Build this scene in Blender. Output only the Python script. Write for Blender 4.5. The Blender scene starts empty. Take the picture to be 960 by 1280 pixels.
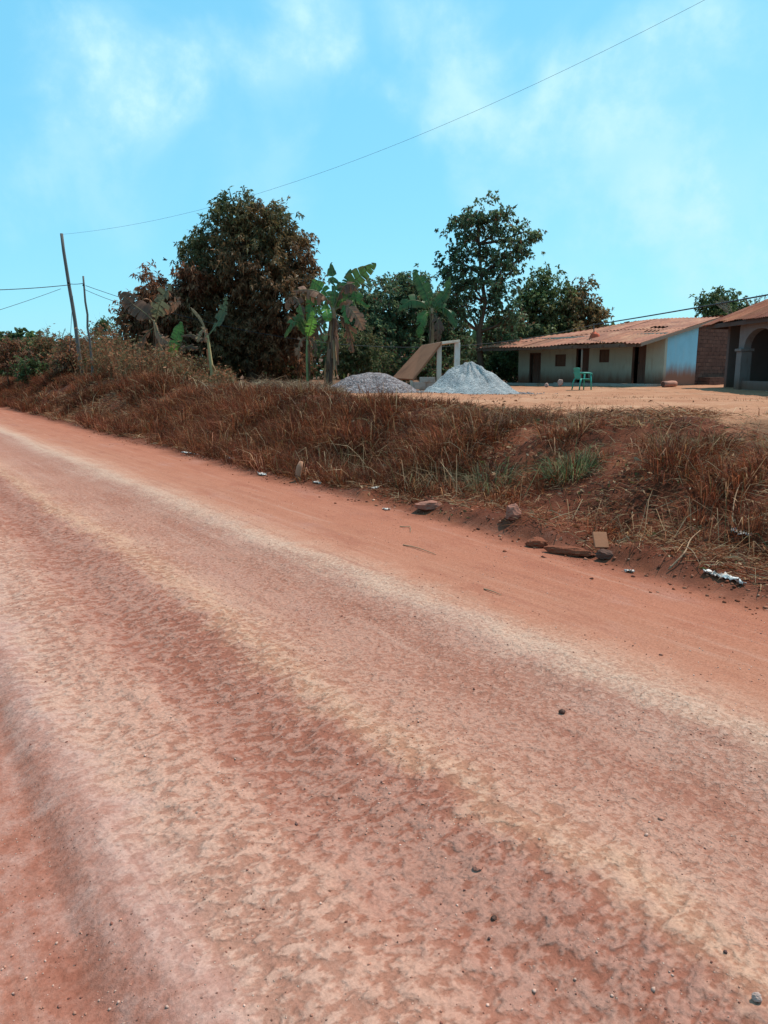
import bpy, bmesh, math, random
import numpy as np
from mathutils import Vector, Matrix

random.seed(7)
RNG = np.random.default_rng(11)
scene = bpy.context.scene
COL = scene.collection

# ------------------------------------------------------------------ camera numbers
F = 931.0; HY = 462.0; CAMH = 1.6
PITCH = math.atan((640 - HY) / F)
YAW = math.radians(35)          # the road runs 35 degrees to the left of the view
CY, SY = math.cos(YAW), math.sin(YAW)

def ray(px, py):
    a = (px - 480) / F; b = -(py - 640) / F
    return np.array([a, math.cos(PITCH) + b * math.sin(PITCH), -math.sin(PITCH) + b * math.cos(PITCH)])

def at(px, py, Y):
    r = ray(px, py)
    return np.array([r[0] * Y / r[1], Y, CAMH + r[2] * Y / r[1]])

def to_ts(X, Y):
    return X * CY + Y * SY, -X * SY + Y * CY

def to_xy(t, s):
    return t * CY - s * SY, t * SY + s * CY

# ------------------------------------------------------------------ numpy noise
def _hash(ix, iy, seed):
    h = (ix.astype(np.int64) * 374761393 + iy.astype(np.int64) * 668265263 + seed * 974711) & 0xFFFFFFFF
    h = ((h ^ (h >> 13)) * 1274126177) & 0xFFFFFFFF
    h = h ^ (h >> 16)
    return (h & 0xFFFFFF) / float(0xFFFFFF)

def vnoise(x, y, seed=0):
    x = np.asarray(x, float); y = np.asarray(y, float)
    ix = np.floor(x); iy = np.floor(y)
    fx = x - ix; fy = y - iy
    fx = fx * fx * (3 - 2 * fx); fy = fy * fy * (3 - 2 * fy)
    a = _hash(ix, iy, seed); b = _hash(ix + 1, iy, seed)
    c = _hash(ix, iy + 1, seed); d = _hash(ix + 1, iy + 1, seed)
    return (a * (1 - fx) + b * fx) * (1 - fy) + (c * (1 - fx) + d * fx) * fy

def fbm(x, y, seed=0, octv=4):
    r = 0; amp = 0.5; tot = 0
    for o in range(octv):
        r = r + amp * vnoise(x * 2 ** o + 17.3 * o, y * 2 ** o - 9.1 * o, seed + o)
        tot += amp; amp *= 0.5
    return r / tot

def sstep(a, b, x):
    u = np.clip((np.asarray(x, float) - a) / (b - a), 0, 1)
    return u * u * (3 - 2 * u)

# ------------------------------------------------------------------ terrain height
def edge_t(s):
    return 4.95 + 0.35 * (fbm(np.asarray(s) * 0.35, np.zeros_like(np.asarray(s, float)) + 3.3, 5) - 0.5) \
        + 0.22 * (fbm(np.asarray(s) * 1.3, np.zeros_like(np.asarray(s, float)), 6, 4) - 0.5)

def height(t, s):
    t = np.asarray(t, float); s = np.asarray(s, float)
    w = t + 0.10 * (fbm(s * 0.5, t * 0.3, 21) - 0.5)
    g = lambda c, d: np.exp(-((w - c) / d) ** 2)
    near = 1 - sstep(8, 22, s)
    road = 0.018 * (1 - ((w - 1.5) / 4) ** 2)
    road = road - 0.034 * (1 - sstep(0.34, 0.46, w)) + 0.020 * g(0.54, 0.09) - 0.026 * g(1.28, 0.22) \
        + 0.014 * g(1.75, 0.16) - 0.02 * g(2.45, 0.35) + 0.014 * g(3.05, 0.2) - 0.012 * g(3.7, 0.3)
    rough = sstep(0.35, 0.8, w) * (1 - sstep(3.1, 3.7, w))
    lug = fbm(t * 7 + 2.5 * s, s * 15 - 1.5 * t, 31, 3)
    road = road + near * rough * 0.012 * sstep(0.34, 0.66, lug)
    road = road + near * 0.010 * (fbm(t * 5, s * 5, 33, 4) - 0.5) + near * rough * 0.004 * (fbm(t * 22, s * 28, 36, 2) - 0.5)
    road = road + 0.03 * (fbm(t * 0.7, s * 0.4, 35, 3) - 0.5)
    # foot of the bank, bank and yard
    e = edge_t(s)
    crest = 8.0 + 0.9 * (fbm(s * 0.25, s * 0 + 1.7, 41, 3) - 0.5)
    broken = sstep(2.2, 3.5, s) * (1 - sstep(7.5, 9.0, s))
    step = sstep(e, e + 0.16 + 0.14 * vnoise(s * 3.1, s * 0, 8), t) * (0.02 + 0.11 * broken * sstep(0.35, 0.65, vnoise(s * 1.4, s * 0 + 2, 9)))
    bankn = fbm(t * 0.9, s * 0.7, 43, 4) - 0.5
    gully = fbm((s + 0.8 * t) * 0.75, t * 0.15, 44, 3) - 0.5
    k = sstep(e + 0.75, crest, t)
    top = 0.97 - 0.10 * sstep(9, 22, t) + 0.10 * sstep(20, 30, t) * (1 - sstep(22, 26, s))
    bank = k * (top - 0.1)
    slope = sstep(e + 0.4, e + 1.2, t) * (1 - sstep(crest - 0.2, crest + 1.0, t))
    bank = bank + slope * (0.46 * bankn + 0.34 * gully)
    bank = bank + sstep(e, e + 0.4, t) * 0.07 * (fbm(t * 3.5, s * 3.5, 45, 3) - 0.4)
    yardn = sstep(8, 9.5, t) * (0.07 * (fbm(t * 0.35, s * 0.35, 47, 3) - 0.5) + 0.018 * (fbm(t * 2.5, s * 2.5, 48, 3) - 0.5))
    mound = sstep(e, e + 1.1, t) * 0.75 * 0.5 * np.exp(-((t - 6.9) / 1.6) ** 2) * sstep(20, 25, s) * (1 - sstep(36, 48, s))
    # dug hollow in the crest at the right
    hx, hs = HOLLOW
    dig = 0.42 * np.exp(-(((t - hx) / 0.42) ** 6 + ((s - hs) / 0.55) ** 6))
    z = np.where(t < e, road, 0.0)
    rz_edge = 0.018 * (1 - ((e - 1.5) / 4) ** 2)
    z = np.where(t >= e, rz_edge + step + bank + yardn + mound - dig, z)
    # left verge of the road (behind the photographer)
    z = z + 0.55 * sstep(-3.4, -5.5, t) if False else np.where(t < -3.2, z + 0.5 * sstep(3.2, 6.0, -t), z)
    return z

HOLLOW = (8.85, 4.70)

def hxy(X, Y):
    t, s = to_ts(X, Y)
    return float(height(np.array([t]), np.array([s]))[0])

def hit(px, py):
    r = ray(px, py)
    ks = np.concatenate([np.linspace(1, 12, 1200), np.linspace(12, 80, 1700)])
    X = r[0] * ks; Y = r[1] * ks; Z = CAMH + r[2] * ks
    t, s = to_ts(X, Y)
    h = height(t, s)
    i = np.argmax(Z < h)
    return np.array([X[i], Y[i], h[i]])

# ------------------------------------------------------------------ object helpers
def tag(o, label=None, cat=None, group=None, kind=None):
    if label: o['label'] = label
    if cat: o['category'] = cat
    if group: o['group'] = group
    if kind: o['kind'] = kind
    return o

def thing(name, label, cat, loc=(0, 0, 0), rotz=0, group=None):
    o = bpy.data.objects.new(name, None); COL.objects.link(o)
    o.empty_display_size = 0.2
    o.location = tuple(float(v) for v in loc); o.rotation_euler = (0, 0, rotz)
    return tag(o, label, cat, group)

def mesh_np(name, verts, faces, mat, parent=None, col=None, smooth=False, loc=None):
    """verts (N,3); faces: list of (M,k) index arrays."""
    me = bpy.data.meshes.new(name)
    verts = np.asarray(verts, np.float32)
    faces = [np.asarray(f, np.int32) for f in faces if len(f)]
    nl = sum(f.size for f in faces); npoly = sum(len(f) for f in faces)
    me.vertices.add(len(verts)); me.vertices.foreach_set('co', verts.ravel())
    me.loops.add(nl); me.polygons.add(npoly)
    me.loops.foreach_set('vertex_index', np.concatenate([f.ravel() for f in faces]))
    tot = np.concatenate([np.full(len(f), f.shape[1], np.int32) for f in faces])
    start = np.concatenate([[0], np.cumsum(tot)[:-1]]).astype(np.int32)
    me.polygons.foreach_set('loop_start', start)
    me.polygons.foreach_set('loop_total', tot)
    if smooth: me.polygons.foreach_set('use_smooth', np.ones(npoly, bool))
    if col is not None:
        at_ = me.attributes.new('col', 'FLOAT_COLOR', 'POINT')
        c = np.ones((len(verts), 4), np.float32); c[:, :3] = col
        at_.data.foreach_set('color', c.ravel())
    me.update(calc_edges=True)
    me.validate()
    me.materials.append(mat)
    o = bpy.data.objects.new(name, me); COL.objects.link(o)
    if parent: o.parent = parent
    if loc is not None: o.location = tuple(float(v) for v in loc)
    return o

class MB:
    def __init__(s): s.v = []; s.f = []
    def add(s, vs, fs):
        b = len(s.v); s.v += [tuple(float(c) for c in v) for v in vs]; s.f += [tuple(b + i for i in f) for f in fs]
        return s
    def box(s, x0, x1, y0, y1, z0, z1, M=None):
        vs = [Vector((x, y, z)) for z in (z0, z1) for x, y in ((x0, y0), (x1, y0), (x1, y1), (x0, y1))]
        if M is not None: vs = [M @ v for v in vs]
        return s.add(vs, [(3, 2, 1, 0), (4, 5, 6, 7), (0, 1, 5, 4), (1, 2, 6, 5), (2, 3, 7, 6), (3, 0, 4, 7)])
    def prism(s, pts, off):
        """closed 3-D polygon pts extruded by vector off"""
        n = len(pts); off = Vector(off); pts = [Vector(tuple(map(float, p))) for p in pts]
        vs = pts + [p + off for p in pts]
        fs = [tuple(range(n - 1, -1, -1)), tuple(range(n, 2 * n))] + [(i, (i + 1) % n, n + (i + 1) % n, n + i) for i in range(n)]
        return s.add(vs, fs)
    def tube(s, pts, rad, n=6, jit=0.0):
        pts = [Vector(tuple(map(float, p))) for p in pts]
        if not hasattr(rad, '__len__'): rad = [rad] * len(pts)
        rings = []; vs = []
        ref = None
        for i, p in enumerate(pts):
            d = (pts[min(i + 1, len(pts) - 1)] - pts[max(i - 1, 0)]).normalized()
            if ref is None: ref = Vector((1, 0, 0)) if abs(d.x) < 0.8 else Vector((0, 1, 0))
            a = d.cross(ref).normalized(); b = d.cross(a).normalized(); ref = a.cross(d) * 1.0
            if ref.length < 1e-4: ref = Vector((0, 0, 1))
            for k in range(n):
                th = 2 * math.pi * k / n
                r = rad[i] * (1 + random.uniform(-jit, jit))
                vs.append(p + (a * math.cos(th) + b * math.sin(th)) * r)
        fs = []
        m = len(pts)
        for i in range(m - 1):
            for k in range(n):
                k2 = (k + 1) % n
                fs.append((i * n + k, i * n + k2, (i + 1) * n + k2, (i + 1) * n + k))
        fs.append(tuple(range(n - 1, -1, -1))); fs.append(tuple((m - 1) * n + k for k in range(n)))
        return s.add(vs, fs)
    def build(s, name, mat, parent=None, smooth=False, bevel=0, loc=None):
        me = bpy.data.meshes.new(name)
        me.from_pydata(s.v, [], s.f); me.update()
        bm = bmesh.new(); bm.from_mesh(me)
        bmesh.ops.recalc_face_normals(bm, faces=bm.faces)
        if bevel:
            bmesh.ops.bevel(bm, geom=list(bm.edges), offset=bevel, segments=2, affect='EDGES', profile=0.6, clamp_overlap=True)
        bm.to_mesh(me); bm.free()
        if smooth:
            for p in me.polygons: p.use_smooth = True
        me.materials.append(mat)
        o = bpy.data.objects.new(name, me); COL.objects.link(o)
        if parent: o.parent = parent
        if loc is not None: o.location = tuple(float(v) for v in loc)
        return o

# ------------------------------------------------------------------ colours and materials
def S(r, g, b):
    f = lambda c: (c / 255 / 12.92) if c / 255 <= 0.04045 else ((c / 255 + 0.055) / 1.055) ** 2.4
    return (f(r), f(g), f(b))
KEXP = 1.43
def A(r, g, b):      # surface colour whose sunlit look is r,g,b
    return tuple(c * k / KEXP for c, k in zip(S(r, g, b), (1.0, 1.03, 1.06)))

class NT:
    def __init__(s, name):
        s.m = bpy.data.materials.new(name); s.m.use_nodes = True
        s.t = s.m.node_tree; s.n = s.t.nodes; s.l = s.t.links
        s.b = s.n['Principled BSDF']
    def new(s, typ, **kw):
        n = s.n.new(typ)
        for k, v in kw.items(): setattr(n, k, v)
        return n
    def link(s, a, b): s.l.new(a, b)
    def val(s, x, sock):
        if hasattr(x, 'is_output') or isinstance(x, bpy.types.NodeSocket): s.link(x, sock)
        else: sock.default_value = x
    def math(s, op, a, b=0.0, c=0.0, clamp=False):
        n = s.new('ShaderNodeMath', operation=op, use_clamp=clamp)
        s.val(a, n.inputs[0]); s.val(b, n.inputs[1]); s.val(c, n.inputs[2])
        return n.outputs[0]
    def mix(s, f, a, b, mode='MIX'):
        n = s.new('ShaderNodeMix', data_type='RGBA', blend_type=mode)
        s.val(f, n.inputs[0])
        for x, i in ((a, 6), (b, 7)):
            if isinstance(x, tuple): n.inputs[i].default_value = (*x[:3], 1)
            else: s.link(x, n.inputs[i])
        return n.outputs[2]
    def noise(s, vec, scale, detail=4, rough=0.55, dist=0.0):
        n = s.new('ShaderNodeTexNoise'); n.inputs['Scale'].default_value = scale
        n.inputs['Detail'].default_value = detail; n.inputs['Roughness'].default_value = rough
        n.inputs['Distortion'].default_value = dist
        if vec is not None: s.link(vec, n.inputs['Vector'])
        return n.outputs['Fac']
    def mapping(s, vec, scale=(1, 1, 1), rot=(0, 0, 0)):
        n = s.new('ShaderNodeMapping'); n.inputs['Scale'].default_value = scale; n.inputs['Rotation'].default_value = rot
        s.link(vec, n.inputs['Vector']); return n.outputs[0]
    def rng(s, x, a, b, c=0.0, d=1.0):
        n = s.new('ShaderNodeMapRange', interpolation_type='SMOOTHSTEP')
        s.val(x, n.inputs[0])
        for i, q in zip((1, 2, 3, 4), (a, b, c, d)): s.val(q, n.inputs[i])
        return n.outputs[0]
    def ramp(s, x, stops, interp='LINEAR'):
        n = s.new('ShaderNodeValToRGB'); n.color_ramp.interpolation = interp
        e = n.color_ramp.elements
        while len(e) > 1: e.remove(e[-1])
        for i, (p, c) in enumerate(stops):
            q = e[0] if i == 0 else e.new(p)
            q.position = p; q.color = (*c, 1)
        s.val(x, n.inputs[0]); return n.outputs[0]
    def bump(s, h, strength=0.5, dist=0.02, normal=None):
        n = s.new('ShaderNodeBump'); n.inputs['Strength'].default_value = strength; n.inputs['Distance'].default_value = dist
        s.link(h, n.inputs['Height'])
        if normal is not None: s.link(normal, n.inputs['Normal'])
        return n.outputs[0]
    def obj(s):
        return s.new('ShaderNodeTexCoord').outputs['Object']
    def fin(s, col=None, rough=0.9, spec=0.2, normal=None):
        if col is not None:
            if isinstance(col, tuple): s.b.inputs['Base Color'].default_value = (*col, 1)
            else: s.link(col, s.b.inputs['Base Color'])
        s.val(rough, s.b.inputs['Roughness']); s.b.inputs['Specular IOR Level'].default_value = spec
        if normal is not None: s.link(normal, s.b.inputs['Normal'])
        return s.m

def mat_plain(name, col, var=0.25, scale=6, rough=0.85, spec=0.2, bump=0.3, bdist=0.01, stretch=(1, 1, 1), alt=None, altf=(0.5, 0.7)):
    t = NT(name); v = t.mapping(t.obj(), stretch)
    n1 = t.noise(v, scale, 6, 0.65)
    c = t.mix(n1, tuple(x * (1 - var) for x in col), tuple(min(1, x * (1 + var)) for x in col))
    if alt is not None:
        n2 = t.noise(v, scale * 0.45, 5, 0.6)
        c = t.mix(t.rng(n2, *altf), c, alt)
    n3 = t.noise(v, scale * 4, 4, 0.6)
    return t.fin(c, rough, spec, t.bump(n3, bump, bdist))

def mat_leaf(name, trans=0.35, rough=0.5, spec=0.25):
    t = NT(name)
    a = t.new('ShaderNodeAttribute', attribute_name='col').outputs['Color']
    t.fin(a, rough, spec)
    tr = t.new('ShaderNodeBsdfTranslucent'); t.link(a, tr.inputs['Color'])
    mx = t.new('ShaderNodeMixShader'); mx.inputs[0].default_value = trans
    t.link(t.b.outputs[0], mx.inputs[1]); t.link(tr.outputs[0], mx.inputs[2])
    t.link(mx.outputs[0], t.n['Material Output'].inputs['Surface'])
    return t.m

def mat_ground():
    t = NT('laterite_earth')
    o = t.obj()
    sep = t.new('ShaderNodeSeparateXYZ'); t.link(o, sep.inputs[0])
    T, Sx = sep.outputs[0], sep.outputs[1]
    big = t.noise(t.mapping(o, (0.6, 0.25, 1)), 1.0, 4, 0.6)
    med = t.noise(t.mapping(o, (1.6, 0.9, 1)), 1.0, 6, 0.6)
    med2 = t.noise(t.mapping(o, (1.2, 2.0, 1), (0, 0, 0.5)), 1.9, 6, 0.68)
    # distance across the road, warped so the tracks wander
    w = t.math('ADD', T, t.math('MULTIPLY', t.math('SUBTRACT', big, 0.5), 0.7))
    w = t.math('ADD', w, t.math('MULTIPLY', t.math('SUBTRACT', med2, 0.5), 0.55))
    u = t.math('DIVIDE', t.math('ADD', w, 1.0), 7.0)
    st = [(-1.0, (192, 132, 112)), (-0.1, (184, 112, 90)), (0.26, (174, 103, 82)), (0.42, (190, 130, 112)), (0.56, (214, 166, 150)),
          (0.70, (216, 162, 138)), (0.98, (208, 147, 122)), (1.14, (180, 110, 90)), (1.36, (157, 90, 72)), (1.58, (174, 105, 86)),
          (1.76, (218, 162, 128)), (1.94, (202, 142, 116)), (2.2, (190, 130, 108)), (2.55, (180, 119, 98)), (2.82, (190, 138, 118)),
          (3.04, (220, 178, 152)), (3.26, (208, 150, 122)), (3.55, (194, 124, 96)), (4.2, (190, 114, 86)), (4.8, (184, 106, 78)), (5.6, (142, 76, 54))]
    road = t.mix(0.16, t.ramp(u, [((a + 1) / 7.0, A(*c)) for a, c in st]), A(196, 136, 108))
    pit = t.noise(t.mapping(o, (5, 4, 1)), 1.0, 7, 0.7)
    pitc = t.ramp(pit, [(0.34, A(150, 84, 64)), (0.47, A(182, 112, 90)), (0.56, A(196, 140, 122)), (0.68, A(216, 168, 150))])
    road = t.mix(t.math('MULTIPLY', t.rng(w, 0.66, 0.36), 0.7), road, pitc)
    # lug-printed crust: pale plates, browner grooves
    mv = t.mapping(o, (15, 21, 1), (0, 0, -0.28))
    lug = t.noise(mv, 1.0, 2.2, 0.55, 0.0)
    lugf = t.noise(t.mapping(o, (27, 33, 1), (0, 0, -0.1)), 1.0, 2.5, 0.6, 0.0)
    fine = t.rng(t.math('ADD', w, t.math('MULTIPLY', t.math('SUBTRACT', med, 0.5), 1.2)), 1.5, 2.3, 0.08, 0.72)
    lug = t.math('ADD', t.math('MULTIPLY', lug, t.math('SUBTRACT', 1.0, fine)), t.math('MULTIPLY', lugf, fine))
    lug2 = t.noise(t.mapping(o, (40, 50, 1), (0, 0, 0.4)), 1.0, 3, 0.6, 0.0)
    lugs = t.math('ADD', t.math('MULTIPLY', lug, 0.68), t.math('MULTIPLY', lug2, 0.32))
    lugs = t.math('ADD', lugs, t.math('MULTIPLY', t.math('SUBTRACT', med, 0.5), 0.36))
    plate = t.rng(lugs, 0.43, 0.545)
    dome = t.rng(lug, 0.34, 0.66)
    zone = t.math('MULTIPLY', t.rng(w, 0.36, 0.80, 0.25, 1.0), t.rng(w, 3.0, 3.7, 1.0, 0.22))
    zone = t.math('MULTIPLY', zone, t.rng(w, 1.7, 2.3, 1.0, 0.72))
    zone = t.math('MULTIPLY', zone, t.rng(Sx, 5.0, 22.0, 1.0, 0.35))
    groove = t.mix(0.58, road, A(160, 95, 73), 'MIX')
    lift = t.mix(0.36, road, A(220, 172, 150), 'MIX')
    crust = t.mix(plate, groove, lift)
    c = t.mix(t.math('MULTIPLY', zone, 0.92), road, crust)
    # greyish mauve dust film
    film = t.math('MULTIPLY', t.rng(w, 0.5, 1.0), t.rng(t.noise(t.mapping(o, (0.9, 0.45, 1)), 1.7, 5, 0.6), 0.55, 0.75, 0.0, 0.30))
    film = t.math('MULTIPLY', film, t.rng(w, 1.6, 2.1))
    c = t.mix(film, c, A(192, 142, 128))
    # wheel streaks along the road
    streak = t.noise(t.mapping(o, (11, 0.35, 1)), 1.0, 5, 0.65)
    c = t.mix(t.math('MULTIPLY', t.rng(streak, 0.50, 0.72), 0.36), c, A(160, 96, 78))
    c = t.mix(t.math('MULTIPLY', t.rng(streak, 0.48, 0.28), 0.22), c, A(222, 178, 156))
    patch = t.noise(t.mapping(o, (3.2, 1.1, 1)), 1.0, 7, 0.7)
    c = t.mix(t.math('MULTIPLY', t.math('MULTIPLY', t.rng(patch, 0.5, 0.66), t.rng(w, 3.2, 3.7)), 0.45), c, A(168, 96, 74))
    # bank soil
    bn = t.noise(o, 1.3, 7, 0.65)
    bank = t.ramp(bn, [(0.3, A(78, 40, 27)), (0.5, A(116, 60, 40)), (0.7, A(156, 92, 64))])
    c = t.mix(t.rng(t.math('ADD', w, t.math('MULTIPLY', bn, 0.9)), 5.05, 5.75), c, bank)
    # yard: beaten pale earth ; litter under the trees
    yn = t.noise(t.mapping(o, (0.5, 0.5, 1)), 1.0, 6, 0.65)
    yard = t.ramp(yn, [(0.3, A(178, 116, 84)), (0.5, A(196, 136, 102)), (0.7, A(210, 156, 122))])
    tw = t.math('ADD', T, t.math('MULTIPLY', t.math('SUBTRACT', bn, 0.5), 2.4))
    wheel = t.noise(t.mapping(o, (1.4, 0.12, 1), (0, 0, 0.9)), 1.0, 5, 0.65)
    yard = t.mix(t.math('MULTIPLY', t.rng(wheel, 0.5, 0.68), 0.38), yard, A(176, 118, 90))
    yard = t.mix(t.math('MULTIPLY', t.rng(t.noise(o, 4.5, 6, 0.7), 0.55, 0.72), 0.35), yard, A(160, 106, 80))
    c = t.mix(t.rng(tw, 8.1, 8.9), c, yard)
    lit = t.math('SUBTRACT', Sx, t.math('MULTIPLY', T, 0.5))
    lit = t.math('ADD', lit, t.math('MULTIPLY', t.math('SUBTRACT', yn, 0.5), 5.0))
    litter = t.ramp(t.noise(o, 6, 6, 0.7), [(0.3, A(80, 52, 40)), (0.55, A(135, 92, 66)), (0.75, A(170, 128, 96))])
    c = t.mix(t.math('MULTIPLY', t.rng(lit, 13.0, 16.0), t.rng(T, 7.0, 8.5)), c, litter)
    # grain and grit specks
    grain = t.noise(o, 70, 5, 0.75)
    c = t.mix(t.rng(grain, 0.25, 0.75), t.mix(1.0, c, (0.78, 0.76, 0.74), 'MULTIPLY'), t.mix(1.0, c, (1.16, 1.17, 1.18), 'MULTIPLY'))
    vor = t.new('ShaderNodeTexVoronoi'); vor.inputs['Scale'].default_value = 46; t.link(o, vor.inputs['Vector'])
    speck = t.math('MULTIPLY', t.rng(vor.outputs['Distance'], 0.10, 0.17, 1.0, 0.0), t.rng(t.noise(o, 2.2, 3), 0.45, 0.6))
    vc = t.new('ShaderNodeSeparateColor'); t.link(vor.outputs['Color'], vc.inputs[0])
    c = t.mix(t.math('MULTIPLY', speck, 0.75), c, t.mix(t.rng(vc.outputs[0], 0.45, 0.55), A(120, 72, 58), A(232, 190, 168)))
    # relief
    h = t.math('ADD', t.math('MULTIPLY', t.math('MULTIPLY', dome, zone), 1.0), t.math('MULTIPLY', lug2, 0.22))
    h = t.math('ADD', h, t.math('MULTIPLY', grain, 0.45))
    h = t.math('ADD', h, t.math('MULTIPLY', speck, 0.6))
    n1 = t.bump(h, 0.85, 0.013)
    n2 = t.bump(t.noise(o, 9, 4, 0.6), 0.35, 0.02, n1)
    return t.fin(c, 0.95, 0.1, n2)

GROUND = mat_ground()
LEAF = mat_leaf('tree_leaf', 0.40, 0.55, 0.2)
GRASS = mat_leaf('dry_grass_blade', 0.35, 0.7, 0.15)
BANANA = mat_leaf('banana_leaf', 0.40, 0.42, 0.35)
BARK = mat_plain('bark', (0.10, 0.065, 0.045), 0.4, 9, 0.95, 0.1, 0.7, 0.02, (1, 1, 0.3))
PALEBARK = mat_plain('pale_bark', (0.20, 0.16, 0.12), 0.35, 9, 0.95, 0.1, 0.6, 0.02, (1, 1, 0.3))
DRYSTEM = mat_plain('dry_banana_stem', (0.34, 0.20, 0.11), 0.4, 7, 0.9, 0.15, 0.6, 0.02, (1, 1, 0.25), alt=(0.16, 0.08, 0.05))
YELLOWSTEM = mat_plain('yellow_banana_stem', (0.42, 0.30, 0.14), 0.3, 7, 0.8, 0.2, 0.4, 0.02, (1, 1, 0.25), alt=(0.24, 0.15, 0.08))
GREENSTEM = mat_plain('green_banana_stem', (0.20, 0.22, 0.09), 0.35, 7, 0.7, 0.2, 0.4, 0.02, (1, 1, 0.25), alt=(0.25, 0.15, 0.08))
POLE = mat_plain('weathered_pole_wood', (0.13, 0.115, 0.105), 0.35, 6, 0.9, 0.15, 0.6, 0.01, (1, 1, 0.15))
WIRE = mat_plain('black_cable', (0.025, 0.027, 0.03), 0.2, 3, 0.6, 0.3, 0.0)
STONE = mat_plain('laterite_stone', A(178, 118, 98), 0.3, 7, 0.95, 0.1, 0.8, 0.02)
DARKSTONE = mat_plain('dark_stone', (0.11, 0.055, 0.04), 0.35, 8, 0.95, 0.1, 0.8, 0.02)
CLOD = mat_plain('earth_clod', A(150, 86, 62), 0.3, 7, 0.95, 0.1, 0.9, 0.03)
GREYSTONE = mat_plain('grey_stone', (0.40, 0.26, 0.215), 0.3, 14, 0.95, 0.1, 0.6, 0.01)

# ------------------------------------------------------------------ camera, sun, sky
cam = bpy.data.cameras.new('camera'); cam.sensor_fit = 'VERTICAL'; cam.sensor_height = 36; cam.lens = F / 1280 * 36
cam.clip_end = 2000; cam.clip_start = 0.05
camo = bpy.data.objects.new('camera', cam); COL.objects.link(camo)
camo.location = (0, 0, CAMH); camo.rotation_euler = (math.pi / 2 - PITCH, 0, 0)
scene.camera = camo

SUN_AZ, SUN_EL = math.radians(58), math.radians(61)
sd = Vector((math.cos(SUN_EL) * math.sin(SUN_AZ), math.cos(SUN_EL) * math.cos(SUN_AZ), math.sin(SUN_EL)))
sun = bpy.data.lights.new('sun', 'SUN'); sun.energy = 3.9; sun.angle = math.radians(0.6); sun.color = (1.0, 0.95, 0.87)
suno = bpy.data.objects.new('sun', sun); COL.objects.link(suno)
suno.rotation_euler = sd.to_track_quat('Z', 'Y').to_euler()

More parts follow.
